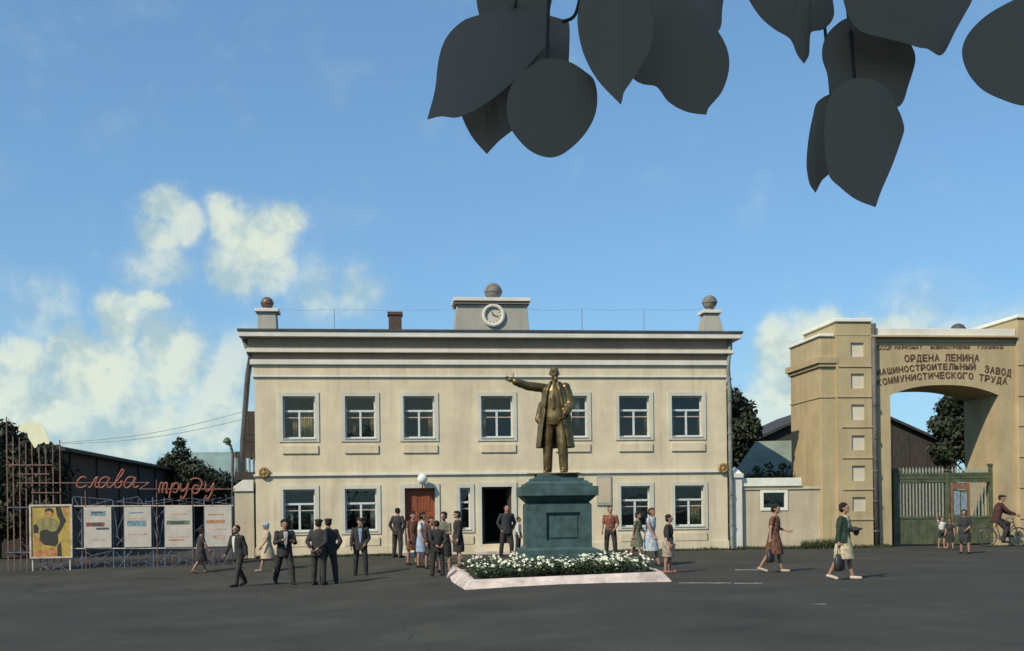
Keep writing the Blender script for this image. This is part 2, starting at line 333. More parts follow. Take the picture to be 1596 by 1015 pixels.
def world_local(o):      # matrix of an unscaled placed empty
    return Matrix.Translation(o.location) @ Matrix.Rotation(o.rotation_euler[2], 4, 'Z')

# ---------------------------------------------------------------- ground
def ground():
    xs = [-900, -400, -200, -100, -60, -40]+[x*1.0 for x in range(-30, 31)]+[40, 60, 100, 200, 400, 900]
    ys = [-300, -100, -40, -15]+[y*1.0 for y in range(-8, 52)]+[60, 80, 120, 200, 400, 900, 1800]
    vs = [(x, y, zg(x, y)+.012*noise.noise((x*.35, y*.35, 0))*(1 if 2 < y < 36 and x < 3 else 0)) for y in ys for x in xs]; n = len(xs)
    fs = [(j*n+i, j*n+i+1, (j+1)*n+i+1, (j+1)*n+i) for j in range(len(ys)-1) for i in range(n-1)]
    me = bpy.data.meshes.new('ground'); me.from_pydata(vs, [], fs); me.materials.append(M_asph); me.polygons.foreach_set('use_smooth', [True]*len(fs))
    o = bpy.data.objects.new('ground', me); C.objects.link(o); o['kind'] = 'structure'; o['label'] = 'dark asphalt square in front of the buildings'
ground()

# ---------------------------------------------------------------- the two-storey building
T_ = Matrix.Translation((LX, LY, 0)) @ Matrix.Rotation(TH, 4, 'Z')
B = empty('office_building', (LX, LY, 0), TH)
tag(B, 'cream two-storey stucco building with heavy cornice and a clock on its parapet', 'building')
W = FS(1133); D = 11.0
ZTOP = FZ(520)
def wall_open(mb, s0, s1, z0, z1, y0, y1, openings):
    xs = sorted({s0, s1} | {v for o in openings for v in (o[0], o[1])}); zs = sorted({z0, z1} | {v for o in openings for v in (o[2], o[3])})
    def solid(i, j):
        if i < 0 or j < 0 or i >= len(xs)-1 or j >= len(zs)-1: return False
        cx, cz = (xs[i]+xs[i+1])/2, (zs[j]+zs[j+1])/2
        return not any(o[0] < cx < o[1] and o[2] < cz < o[3] for o in openings)
    idx = {}; vs = []; fs = []
    def v(x, y, z):
        k = (round(x, 5), round(y, 5), round(z, 5))
        if k not in idx: idx[k] = len(vs); vs.append((x, y, z))
        return idx[k]
    for i in range(len(xs)-1):
        for j in range(len(zs)-1):
            if not solid(i, j): continue
            a, b, c, d = xs[i], xs[i+1], zs[j], zs[j+1]
            fs.append((v(a, y0, c), v(b, y0, c), v(b, y0, d), v(a, y0, d))); fs.append((v(a, y1, c), v(a, y1, d), v(b, y1, d), v(b, y1, c)))
            if not solid(i-1, j): fs.append((v(a, y0, c), v(a, y0, d), v(a, y1, d), v(a, y1, c)))
            if not solid(i+1, j): fs.append((v(b, y0, c), v(b, y1, c), v(b, y1, d), v(b, y0, d)))
            if not solid(i, j-1): fs.append((v(a, y0, c), v(a, y1, c), v(b, y1, c), v(b, y0, c)))
            if not solid(i, j+1): fs.append((v(a, y0, d), v(b, y0, d), v(b, y1, d), v(a, y1, d)))
    mb.add(vs, fs)
def rect(x0, x1, y0, y1):
    xm, ym = (x0+x1)/2, (y0+y1)/2
    return [FS(x0, ym), FS(x1, ym), FZ(y1, xm), FZ(y0, xm)]
UP = [(441, 491), (538, 585), (629, 677), (750, 799), (866, 915), (965, 1012), (1047, 1094)]
LOW = [(442, 491, 764, 830), (538, 587, 763, 829), (968, 1013, 757, 819), (1052, 1097, 756, 820), (858, 905, 759, 823)]
upr = [rect(a, b, 616-(c-4)*.6+1, 682-(c-4)*.3) for c, (a, b) in enumerate(UP)]
zt = sum(r[3] for r in upr)/7; zb = sum(r[2] for r in upr)/7
for r in upr: r[2], r[3] = zb, zt
lor = [rect(*l) for l in LOW]
zt = sum(r[3] for r in lor)/5; zb = sum(r[2] for r in lor)/5
for r in lor: r[2], r[3] = zb, zt
narrow = rect(717, 733, 758, 820); narrow[2], narrow[3] = zb, zt
door1 = [FS(630), FS(677), .12, FZ(761, 653)]
door2 = [FS(750), FS(797), .12, FZ(759, 773)]
ops = upr+lor+[narrow, door1, door2]
mb = MB(); wall_open(mb, 0, W, -.6, ZTOP-.1, 0, .45, ops)
mb.build('front_wall', M_wall, B)
MB().box(0, .45, .45, D, -.6, ZTOP-.1).build('side_wall', M_wall, B)
MB().box(W-.45, W, .45, D, -.6, ZTOP-.1).build('side_wall', M_wall, B)
MB().box(.45, W-.45, D-.45, D, -.6, ZTOP-.1).build('back_wall', M_wall, B)
ZS = FZ(738)
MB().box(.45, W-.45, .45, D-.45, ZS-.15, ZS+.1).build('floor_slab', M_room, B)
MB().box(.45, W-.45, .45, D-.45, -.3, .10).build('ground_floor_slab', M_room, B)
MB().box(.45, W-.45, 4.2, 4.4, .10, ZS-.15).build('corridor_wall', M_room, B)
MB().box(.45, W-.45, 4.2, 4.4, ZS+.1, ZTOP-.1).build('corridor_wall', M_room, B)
# cornice mouldings
def band(y0, y1, p, name, m, q=0.0):
    z1, z0 = FZ(y0), FZ(y1)
    MB().box(-p, W+p, -p, D+p, z0, z1).build(name, m, B, bevel=.012)
band(517.5, 521, .50, 'gutter', M_gutter)
band(521, 529, .46, 'cornice_fascia', M_white)
band(529, 546, .19, 'cornice_bed_mould', M_shade_brown)
band(546, 551.5, .25, 'cornice_fillet', M_white)
band(551.5, 562, .07, 'frieze_cavetto', M_shade_brown)
band(562, 569.5, .13, 'architrave_fillet', M_white)
band(569.5, 586, .035, 'frieze', M_wall)
band(586, 588.5, .07, 'architrave_bead', M_white)
# sloping soffit between the bed mould and the fascia
z = FZ(529)
# string course
MB().box(-.06, W+.06, -.075, D, ZS-.03, ZS+.035).build('string_course', M_white, B)
MB().box(-.03, W+.03, -.04, D, -.6, .34).build('plinth', M_wall, B)
# hipped roof behind the cornice
zr = FZ(518); rb = .40
MB().add([(-rb, -rb, zr-.05), (W+rb, -rb, zr-.05), (W+rb, D+rb, zr-.05), (-rb, D+rb, zr-.05), (4.5, D/2, zr+.75), (W-4.5, D/2, zr+.75)],
         [(0, 1, 5, 4), (1, 2, 5), (2, 3, 4, 5), (3, 0, 4), (0, 3, 2, 1)]).build('roof', M_gutter, B)
# windows
def window(r, curtains=(), double=True):
    s0, s1, z0, z1 = r; w_, h_ = s1-s0, z1-z0; y0, y1 = .13, .19; m = .05
    fr = MB(); fr.box(s0, s0+m, y0, y1, z0, z1).box(s1-m, s1, y0, y1, z0, z1).box(s0+m, s1-m, y0, y1, z1-m, z1).box(s0+m, s1-m, y0, y1, z0, z0+m*1.2)
    zt_ = z1-h_*.345; zf = z1-h_*.50
    f = fr.build('window', M_frame, B)
    sm = (s0+s1)/2
    MB().box(s0+m, s1-m, y0-.02, y1, zt_-.035, zt_+.035).build('transom', M_frame, f)
    cols = [(s0+m, sm-.03), (sm+.03, s1-m)] if double else [(s0+m, s1-m)]
    if double: MB().box(sm-.035, sm+.035, y0-.012, y1, z0+m*1.2, zt_-.035).build('mullion', M_frame, f)
    for (a, b) in cols: MB().box(a, b, y0+.005, y1-.005, zf-.018, zf+.018).build('glazing_bar', M_frame_red, f)
    def pane(a, b, c, d): MB().box(a, b, .155, .159, c, d).build('pane', M_glass, f)
    pane(s0+m, s1-m, zt_+.035, z1-m)
    for (a, b) in cols: pane(a, b, zf+.018, zt_-.035); pane(a, b, z0+m*1.2, zf-.018)
    for (a, b, c, d, cm) in curtains:     # pleated cloth
        n = 24; vs = []; fs = []
        for i in range(n+1):
            x = s0+w_*(a+(b-a)*i/n); y = .222+.018*math.sin(i*1.9)+.01*math.sin(i*.7)
            vs += [(x, y, z0+h_*c), (x, y, z0+h_*d)]
        for i in range(n): fs.append((2*i, 2*i+2, 2*i+3, 2*i+1))
        o = MB().add(vs, fs).build('curtain', cm, f, smooth=True); o.modifiers.new('thick', 'SOLIDIFY').thickness = .006
    # plaster surround and apron
    g = .14
    sr = MB(); sr.box(s0-g, s0-.004, -.035, .0, z0-g*.8, z1+g).box(s1+.004, s1+g, -.035, .0, z0-g*.8, z1+g).box(s0-.004, s1+.004, -.035, .0, z1+.004, z1+g).box(s0-.004, s1+.004, -.035, .0, z0-g*.8, z0-.004)
    for k in range(len(sr.v)):
        if sr.v[k].y == 0: sr.v[k].y = .0
    sr.build('window_surround', M_surr, B)
    MB().box(s0-.03, s1+.10, -.055, 0, z0-.52, z0-g*.8-.12).build('apron_panel', M_wall, B, bevel=.008)
    MB().box(s0-.02, s1+.02, -.06, .12, z0-.03, z0+.004).build('window_sill', M_surr, B)
cu = {0: [(.55, .96, .03, .63, M_curt), (.28, .44, .03, .5, M_curt)], 1: [(.83, .97, .03, .62, M_curt), (.25, .33, .03, .4, M_curt)], 2: [(.80, .97, .03, .62, M_curt)], 3: [(.06, .16, .03, .62, M_curt)], 4: [(.65, .8, .3, .97, M_curt2)], 5: [(.86, .96, .03, .62, M_curt)], 6: [(.05, .12, .03, .6, M_curt2), (.9, .97, .03, .6, M_curt)]}
for i, r in enumerate(upr): window(r, cu[i])
cl = {0: [(.85, .97, .03, .5, M_curt2), (.2, .28, .05, .5, M_curt2)], 1: [(.8, .97, .03, .64, M_curt2)], 2: [], 3: [(.55, .95, .04, .60, M_curt)], 4: []}
for i, r in enumerate(lor): window(r, cl[i])
window(narrow, (), False)
# brown double door
s0, s1, z0, z1 = door1
dd = MB().box(s0, s0+.07, .16, .24, z0, z1).box(s1-.07, s1, .16, .24, z0, z1).box(s0+.07, s1-.07, .16, .24, z1-.07, z1).build('double_door', M_door, B)
sm = (s0+s1)/2
for (a, b) in ((s0+.075, sm-.006), (sm+.006, s1-.075)):
    MB().box(a, b, .19, .225, z0+.01, z1-.075).build('door_leaf', M_door, dd)
    for (c, d) in ((.12, .62), (.72, 1.30), (1.42, 2.0)):
        o = MB().box(a+.08, b-.08, .172, .19, z0+c, min(z0+d, z1-.14)).build('door_panel', M_door, dd, bevel=.008)
MB().tube([(sm-.05, .16, 1.12), (sm-.05, .12, 1.12), (sm-.05, .12, .98), (sm-.05, .16, .98)], .010).build('handle', M_steel, dd)
def door_trim(r):
    s0, s1, z0, z1 = r; g = .16
    MB().box(s0-g, s0-.004, -.045, 0, z0-.1, z1+g).box(s1+.004, s1+g, -.045, 0, z0-.1, z1+g).box(s0-.004, s1+.004, -.045, 0, z1+.004, z1+g).build('door_surround', M_surr, B)
    MB().box(s0-.25, s1+.25, -.55, -.042, -.3, .11).build('door_step', M_kerb, B, bevel=.015)
door_trim(door1); door_trim(door2)
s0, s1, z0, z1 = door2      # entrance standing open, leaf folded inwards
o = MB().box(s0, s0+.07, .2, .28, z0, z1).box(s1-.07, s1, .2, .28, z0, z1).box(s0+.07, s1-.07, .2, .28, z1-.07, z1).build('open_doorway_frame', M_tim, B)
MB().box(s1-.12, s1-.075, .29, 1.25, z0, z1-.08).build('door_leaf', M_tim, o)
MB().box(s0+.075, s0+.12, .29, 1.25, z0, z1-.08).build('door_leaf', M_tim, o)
# notice board beside the pedestal
a, b = FS(929), FS(952)
nb = MB().box(a, b, -.05, -.003, FZ(788, 940), FZ(742, 940)).build('notice_board', M_attic, B, bevel=.01)
MB().box(a+.05, b-.05, -.056, -.05, FZ(784, 940), FZ(746, 940)).build('notice_sheet', M_low, nb)
# attic posts, clock block
def cap_ball(px, pybase, pyball, rpx, parent, m, neck=True):
    s = FS(px, pyball); z = FZ(pyball, px); r = rpx/43.6
    zb_ = FZ(pybase, px)
    prof = [(.001, zb_), (r*.62, zb_), (r*.62, zb_+.05), (r*.34, zb_+.09), (r*.36, z-r*.92)]
    for k in range(-66, 91, 12): prof.append((max(.001, r*math.cos(R(k))), z+r*math.sin(R(k))))
    MB().lathe((s, .45, 0), prof).build('ball_finial', m, parent, smooth=True)
    MB().lathe((s, .45, z), [(r*1.0, -.035), (r*1.06, -.03), (r*1.06, .03), (r*1.0, .035)]).build('finial_ring', m, parent)
def post(x0, x1, x2, x3, yb, yt, name):
    za, zc = FZ(yb, x0), FZ(yt, x0); a0, a1, b0, b1 = FS(x0, yb), FS(x1, yb), FS(x2, yt), FS(x3, yt); hb, ht = (a1-a0)/2, (b1-b0)/2
    o = MB().add([(a0, .45-hb, za), (a1, .45-hb, za), (a1, .45+hb, za), (a0, .45+hb, za), (b0, .45-ht, zc), (b1, .45-ht, zc), (b1, .45+ht, zc), (b0, .45+ht, zc)],
                 [(0, 3, 2, 1), (4, 5, 6, 7), (0, 1, 5, 4), (1, 2, 6, 5), (2, 3, 7, 6), (3, 0, 4, 7)]).build(name, M_attic, B, bevel=.015)
    MB().box(b0-.10, b1+.10, .45-ht-.10, .45+ht+.10, zc+.003, zc+.12).build('post_cap', M_white, o, bevel=.015)
    return o
p1 = post(400, 431, 401, 429, 519, 485, 'parapet_post'); cap_ball(414, 479, 469, 9.5, p1, mat('dark_iron_ball', (.16, .095, .07), .35, .3, 5))
p2 = post(1095, 1129, 1101, 1123, 519, 487, 'parapet_post'); cap_ball(1111.5, 481, 468, 11.5, p2, M_fin)
a0, a1 = FS(713), FS(826); zb0, zt0 = FZ(519), FZ(474)
ck = MB().add([(a0-.05, .05, zb0), (a1+.05, .05, zb0), (a1+.05, 1.0, zb0), (a0-.05, 1.0, zb0), (a0+.04, .05, zt0), (a1-.04, .05, zt0), (a1-.04, 1.0, zt0), (a0+.04, 1.0, zt0)],
              [(0, 3, 2, 1), (4, 5, 6, 7), (0, 1, 5, 4), (1, 2, 6, 5), (2, 3, 7, 6), (3, 0, 4, 7)]).build('clock_block', M_attic, B, bevel=.015)
MB().box(a0-.04, a1+.04, -.06, 1.1, zt0+.003, FZ(470)).build('coping_bed', M_shade_brown, ck)
MB().box(a0-.08, a1+.08, -.12, 1.16, FZ(470)+.003, FZ(464.5)).build('coping', M_white, ck, bevel=.01)
cap_ball(770.5, 464, 451, 13.5, ck, M_fin)
sc_, zc_ = FS(771.5), FZ(491.5, 771.5); rc = 17.5/43.6
MB().lathe((sc_, .05, zc_), [(rc, .0), (rc, .09), (rc*.86, .11), (rc*.74, .09), (rc*.72, .012), (rc*.72, 0)], 40, 'Y').build('clock_ring', M_white, ck, smooth=False)
cf = MB().lathe((sc_, .048, zc_), [(rc*.72, 0), (rc*.72, .012), (.001, .012)], 40, 'Y').build('clock_dial', M_clock, ck)
for k in range(12):
    a = R(30*k); c_, s_ = math.cos(a), math.sin(a)
    MB().tube([(sc_+rc*.55*c_, .031, zc_+rc*.55*s_), (sc_+rc*.66*c_, .031, zc_+rc*.66*s_)], .011, 4).build('hour_mark', M_black, cf)
MB().tube([(sc_-.02, .026, zc_+.01), (sc_+rc*.46, .026, zc_-rc*.10)], .016, 4).build('clock_hand', M_black, cf)
MB().tube([(sc_+.01, .022, zc_+.0), (sc_-rc*.12, .022, zc_+rc*.30)], .018, 4).build('clock_hand', M_black, cf)
# chimney, roof rail posts and wire
a0, a1 = FS(608), FS(629)
ch = MB().box(a0, a1, 1.2, 1.2+(a1-a0), FZ(518), FZ(491, 618, 1.2)).build('chimney', M_brick, B)
MB().box(a0-.04, a1+.04, 1.16, 1.24+(a1-a0), FZ(491, 618, 1.2)+.003, FZ(486, 618, 1.2)).build('chimney_cap', M_brick, ch)
for px in (523, 911, 1008):
    MB().tube([(FS(px), .2, FZ(518, px)), (FS(px), .2, FZ(480, px))], .014, 6).build('rail_post', M_wire, B)
for (x0, x1) in ((431, 523), (523, 713), (826, 911), (911, 1008), (1008, 1101)):
    a, b = Vector((FS(x0), .2, FZ(480, x0))), Vector((FS(x1), .2, FZ(480, x1)))
    MB().tube([a.lerp(b, t/8)-Vector((0, 0, .05*math.sin(math.pi*t/8))) for t in range(9)], .006, 4).build('rail_wire', M_wire, B)
# rosettes at the ends of the string course
for px, py in ((412, 737), (1126, 730)):
    s = FS(px, py); z = FZ(py, px)
    o = MB().lathe((s, -.0752, z), [(.19, 0), (.19, .03), (.15, .06), (.11, .03), (.07, .05), (.001, .07)], 20, 'Y').build('rosette', M_rosette, B)
    for k in range(8):
        a = R(45*k); MB().ell((s+.13*math.cos(a), -.125, z+.13*math.sin(a)), .035, .02, .035, n=8, k=5).build('petal', M_rosette, o)
# globe lamp over the brown door
s, z = FS(658, 747), FZ(747, 658)
lp = MB().tube([(s, -.0, z-.30), (s, -.22, z-.28), (s, -.32, z-.17)], .022).build('lamp_bracket', M_pipe, B)
MB().lathe((s, -.32, z), [(.001, -.185), (.06, -.18), (.14, -.12), (.185, 0), (.14, .12), (.07, .175), (.001, .185)]).build('lamp_globe', M_globe, lp, smooth=True)
# drainpipes
s = FS(1139, 800)
dp = MB().tube([(W+.10, -.25, FZ(522)), (W+.06, -.05, FZ(575)), (W+.09, -.09, FZ(600)), (W+.10, -.09, ZS), (s, -.09, ZS-.3), (s, -.09, .15), (s, -.22, .03)], .075, 10).build('drainpipe', M_pipe2, B, smooth=True)
for zz in (.9, 2.0, 4.2, 5.4): MB().lathe((s if zz < 2.5 else W+.10, -.09, zz), [(.078, -.03), (.095, -.025), (.095, .025), (.078, .03)], 12).build('pipe_clip', M_pipe2, dp)
MB().tube([(-.30, -.10, FZ(530, 390)), (-.12, .10, FZ(556, 392)), (-.26, .3, FZ(585, 388)), (-.50, .6, FZ(690, 377)), (-.5, .6, FZ(742, 377))], .095, 10).build('drainpipe', M_pipe, B, smooth=True)

# timber stair landing against the far end of the building
AN = empty('stair_landing', T_ @ Vector((-.9, 2.4, 0)), TH)
tag(AN, 'dark timber stair landing with balusters beside the cream building', 'landing')
s_l, s_r = FS(366, 740, 2.4)+.9, FS(400, 740, 2.4)+1.0
zl = [FZ(v, 385, 2.4) for v in (640, 706, 712, 736, 748)]
MB().box(FS(379, 680, 2.4)+.9, s_r, .3, 3.2, zl[2], zl[0]).build('boarded_wall', M_tim, AN)
MB().box(s_l, s_r, -.05, 3.2, zl[4], zl[3]).build('landing_floor', M_tim, AN)
MB().box(s_l, s_r, -.03, .05, zl[2]-.02, zl[1]+.05).build('handrail', M_tim, AN)
k = s_l+.05
while k < s_r:
    MB().box(k, k+.07, -.015, .035, zl[3], zl[2]-.02).build('baluster', M_tim2, AN); k += .15
for k in (s_l+.08, s_r-.2): MB().box(k, k+.12, 0, .12, -.6, zl[4]).build('post', M_tim, AN)
MB().box(s_l+.3, s_r, .6, .7, -.6, zl[4]).build('boarding', M_tim, AN)

# end pier with sloped coping, left of the building
s_a, s_b = FS(366, 800), -.065
PW = empty('boundary_pier', T_ @ Vector((s_a, 0, -.2)), TH); tag(PW, 'short cream wall pier with sloping coping joined to the building end', 'wall')
z1 = FZ(766, 385)+.2
MB().box(0, s_b-s_a, -.01, .5, -.3, z1).build('wall', M_low, PW)
zc1 = FZ(748, 395)+.2
MB().prism([(-.03, z1+.003), (s_b-s_a, z1+.003), (s_b-s_a, zc1), (.30, zc1), (-.03, z1+.16)], -.07, .56).build('coping', M_white, PW, bevel=.01)

# ---------------------------------------------------------------- low wall with a small window, right of the building
a, b = FS(1158, 800), FS(1281, 800)-.003
LW = empty('boundary_wall', T_ @ Vector((a, .15, 0)), TH); tag(LW, 'low cream boundary wall with a small white-framed window and pale coping', 'wall')
wr = [FS(1190)-a, FS(1225)-a, FZ(792, 1208), FZ(767, 1208)]
zt1 = FZ(758, 1200); mb = MB(); wall_open(mb, 0, b-a, -.4, zt1, 0, .4, [wr]); mb.build('wall', M_low, LW)
MB().box(0, FS(1250)-a, -.07, .46, zt1+.003, FZ(745, 1200)).build('coping', M_cap, LW, bevel=.012)
MB().box(.02, b-a, -.045, 0, FZ(763, 1200), FZ(761, 1200)).build('string_moulding', M_low, LW)
f = MB().box(wr[0]-.09, wr[0]+.02, -.03, .1, wr[2]-.09, wr[3]+.09).box(wr[1]-.02, wr[1]+.09, -.03, .1, wr[2]-.09, wr[3]+.09).box(wr[0]+.02, wr[1]-.02, -.03, .1, wr[3]-.02, wr[3]+.09).box(wr[0]+.02, wr[1]-.02, -.03, .1, wr[2]-.09, wr[2]+.02).build('window', M_cap, LW)
MB().box(wr[0], wr[1], .05, .056, wr[2], wr[3]).build('pane', M_glass, f)
MB().box(wr[0]-.2, wr[1]+.2, .43, .5, wr[2]-.2, wr[3]+.2).build('shutter', M_tim, f)
a2, b2 = FS(1142, 800), FS(1157, 800)
PL = empty('wall_pillar', T_ @ Vector((a2, 0, 0)), TH); tag(PL, 'slim whitewashed pillar between the drainpipe and the low wall', 'pillar')
MB().box(0, b2-a2, -.02, .5, -.4, FZ(745, 1150)).build('shaft', M_white, PL, bevel=.012)
MB().box(-.06, b2-a2+.04, -.08, .56, FZ(745, 1150)+.003, FZ(738, 1150)).build('cap', M_white, PL, bevel=.012)
MB().add([(.0, -.02, FZ(738, 1150)+.003), (b2-a2, -.02, FZ(738, 1150)+.003), (b2-a2, .5, FZ(738, 1150)+.003), (0, .5, FZ(738, 1150)+.003), ((b2-a2)/2, .24, FZ(727, 1150))], [(0, 1, 4), (1, 2, 4), (2, 3, 4), (3, 0, 4), (3, 2, 1, 0)]).build('cap_top', M_cap, PL)

# ---------------------------------------------------------------- factory gateway
g0 = FS(1281, 800)
GT = empty('factory_gateway', T_ @ Vector((g0, 0, 0)), TH)
tag(GT, 'tall ochre factory gateway with an arched opening and lettering above the arch', 'gateway')
def gx(px, py=700, d=0.0): return FS(px, py, d)-g0
def gz(py, px=1330, d=0.0): return FZ(py, px, d)
GD = 2.5
xr = gx(1306)                       # shoulder of the tower, then projecting pier
ztow = gz(525, 1285); zpier = gz(503, 1330)
MB().box(0, xr, 0, 3.0, -.4, ztow).build('tower_shoulder', M_gate, GT, bevel=.02)
px0, px1 = gx(1303), gx(1357.5)
panels = [(535, 557), (583, 606), (631, 655), (679, 702), (726, 750), (775, 797)]
prect = []
for (ya, yb) in panels:
    prect.append((gx(1325.5), gx(1346), gz(yb, 1335), gz(ya, 1335)))
mb = MB(); wall_open(mb, px0+.004, px1, -.4, zpier, -.12, .3, prect); mb.build('pier', M_gate, GT)
MB().box(px0+.004, px1, .303, 3.0, -.4, zpier).build('pier_core', M_gate, GT)
for p in prect: MB().box(p[0]-.02, p[1]+.02, -.05, .28, p[2]-.02, p[3]+.02).build('recessed_panel', M_gate_pale, GT)
# joints as thin projecting drip courses
for (y_, xa) in ((572, 1306), (619, 1281), (666, 1310), (714, 1311), (763, 1311), (810, 1311)):
    z = gz(y_, 1330); MB().box(gx(xa) if xa > 1300 else px0, px1+.01, -.155, -.118, z-.022, z+.022).build('drip_course', M_gate, GT)
    if xa < 1300: MB().box(-.03, px0-.002, -.03, 3.03, z-.022, z+.022).build('drip_course', M_gate, GT)
# tower cornice on shoulder and flank
zc0, zc1 = gz(572, 1285), gz(557, 1285)
MB().box(-.07, xr-.01, -.09, 3.07, zc0, zc0+.12).build('tower_cornice', M_gate, GT, bevel=.01)
MB().box(-.15, xr-.01, -.14, 3.15, zc0+.123, zc1).build('tower_cornice', M_gate, GT, bevel=.01)
# pale copings, added to give the bright halo along the tower tops
MB().box(-.07, px0-.06, -.07, 3.07, ztow+.003, ztow+.11).build('coping', M_cap, GT, bevel=.02)
MB().box(px0-.07, px1+.05, -.19, 3.06, zpier+.003, zpier+.13).build('coping', M_cap, GT, bevel=.02)
MB().box(px0, px1, -.135, -.119, gz(523, 1330)-.02, gz(523, 1330)+.02).build('drip_course', M_gate, GT)
# pipe in the re-entrant angle
rp = MB().tube([(gx(1361.5), -.10, gz(505)), (gx(1362), -.10, gz(700)), (gx(1364), -.10, .1)], .095, 10).build('drainpipe', M_pipe, GT, smooth=True)
for zz in (.6, 1.7, 2.8, 4.0, 5.2): MB().lathe((gx(1362.5), -.10, zz), [(.098, -.035), (.125, -.03), (.125, .03), (.098, .035)], 12).build('pipe_clip', M_pipe, rp)
# arch wall: a single mass with the opening cut through
xa, xb = px1+.004, gx(1640)
xL, xR = gx(1389), gx(1558)
zsp, zcr = gz(616, 1475), gz(600, 1475)
arc = []
for k in range(25):
    t = -1+2*k/24; arc.append((xL+(xR-xL)*(t+1)/2, zsp+(zcr-zsp)*(1-abs(t)**2.4)))
zatop = gz(524, 1470)
top_pts = [(p[0], zatop) for p in arc]
mb = MB()
for (fy, flip) in ((.03, 0), (GD, 1)):
    mb.add([(xa, fy, -.4), (xL, fy, -.4), (xL, fy, arc[0][1]), (xL, fy, zatop), (xa, fy, zatop)], [(0, 1, 2, 3, 4)])
    mb.add([(xR, fy, -.4), (xb, fy, -.4), (xb, fy, zatop), (xR, fy, zatop), (xR, fy, arc[-1][1])], [(0, 1, 2, 3, 4)])
    for k in range(24):
        p, q = arc[k], arc[k+1]; mb.add([(p[0], fy, p[1]), (q[0], fy, q[1]), (q[0], fy, zatop), (p[0], fy, zatop)], [(0, 1, 2, 3)])
edge = [(xL, -.4)]+arc+[(xR, -.4)]
for p, q in zip(edge[:-1], edge[1:]): mb.add([(p[0], .03, p[1]), (q[0], .03, q[1]), (q[0], GD, q[1]), (p[0], GD, p[1])], [(0, 1, 2, 3)])
for p, q in (((xa, -.4), (xa, zatop)), ((xa, zatop), (xb, zatop)), ((xb, zatop), (xb, -.4))): mb.add([(p[0], .03, p[1]), (q[0], .03, q[1]), (q[0], GD, q[1]), (p[0], GD, p[1])], [(0, 1, 2, 3)])
me = mb.mesh('arch_wall'); bm = bmesh.new(); bm.from_mesh(me); bmesh.ops.remove_doubles(bm, verts=bm.verts, dist=1e-4); bmesh.ops.recalc_face_normals(bm, faces=bm.faces); bm.to_mesh(me); bm.free(); me.materials.append(M_gate)
aw = bpy.data.objects.new('arch_wall', me); C.objects.link(aw); aw.parent = GT
MB().box(xa, gx(1584), -.05, GD+.05, zatop+.003, gz(512.5, 1470)).build('parapet_coping', M_white, GT, bevel=.015)
MB().box(xa, gx(1584), -.20, .028, zatop-.07, zatop+.002).build('parapet_cornice', M_gate, GT, bevel=.01)
MB().box(xa+.05, gx(1584), -.02, .028, gz(533.5, 1470), gz(532, 1470)).build('bead', M_gate, GT)
# far pier at the frame's edge
q0 = gx(1585)
MB().box(q0, gx(1645), -.12, 3.0, -.4, gz(497, 1590)).build('pier', M_gate, GT, bevel=.02)
MB().box(q0-.06, gx(1650), -.19, 3.06, gz(497, 1590)+.003, gz(497, 1590)+.13).build('coping', M_cap, GT, bevel=.02)  # pale slab added for the same bright halo
for y_ in (569, 617, 664, 712, 760, 808):
    z = gz(y_, 1585); MB().box(q0, gx(1645), -.155, -.118, z-.022, z+.022).build('drip_course', M_gate, GT)
# dark dome of a roof ventilator on the parapet
dm = gx(1515); zd = gz(513, 1515)
MB().lathe((dm, .9, zd), [(.34, -.2), (.34, .02), (.30, .14), (.2, .28), (.08, .345), (.001, .36)], 20).build('ventilator_dome', M_gutter, GT, smooth=True)
# lettering
_gl = {}
def glyph(chr_, size):
    k = (chr_, size)
    if k in _gl: return _gl[k]
    cu_ = bpy.data.curves.new('g', 'FONT'); cu_.body = chr_; cu_.size = size; cu_.extrude = .012; cu_.offset = size*.012; cu_.resolution_u = 2
    o = bpy.data.objects.new('g', cu_); C.objects.link(o); dg = bpy.context.evaluated_depsgraph_get(); me = bpy.data.meshes.new_from_object(o.evaluated_get(dg))
    vs = [v.co.copy() for v in me.vertices]; fs = [tuple(p.vertices) for p in me.polygons]; C.objects.unlink(o); bpy.data.objects.remove(o); bpy.data.curves.remove(cu_)
    x0 = min([v.x for v in vs] or [0]); x1 = max([v.x for v in vs] or [0]); _gl[k] = (vs, fs, x0, x1); return _gl[k]
def letters(word, xa_, xb_, yb_of, hpx, m, name='word', smooth_slope=True):
    h = hpx/42.4; gh = glyph('Н', 1.0)[0]; size = h/(max(v.y for v in gh)-min(v.y for v in gh)); adv = (xb_-xa_)/len(word); mb = MB()
    for i, c in enumerate(word):
        vs, fs, x0, x1 = glyph(c, size)
        xc = xa_+adv*(i+.5); s = gx(xc); z = gz(yb_of(xc), xc); sl = math.atan((yb_of(xc-3)-yb_of(xc+3))/6.0)*.8
        sx_ = min(1.25, (adv/42.4*.84)/max(.02, x1-x0)); cs, sn = math.cos(sl), math.sin(sl)
        mb.add([(s+((v.x-(x0+x1)/2)*sx_)*cs-v.y*sn, -.002-v.z+.02, z+((v.x-(x0+x1)/2)*sx_)*sn+v.y*cs) for v in vs], fs)
    return mb.build(name, m, GT)
line = lambda y0, y1, xA, xB: (lambda x: y0+(y1-y0)*(x-xA)/(xB-xA))
l1 = lambda x: 543.5-(x-1470)*.002
letters('СССР', 1370, 1392, lambda x: 545, 8, M_letter2); letters('НАРКОМАТ', 1396, 1440, l1, 5.5, M_letter2); letters('МАШИНОСТРОЕНИЯ', 1452, 1514, l1, 5.5, M_letter2); letters('ГЛАВМАШ', 1525, 1566, l1, 5.5, M_letter2)
ya = lambda x: 563.5-(x-1470)*.008-1.0*(1-((x-1470)/60)**2)
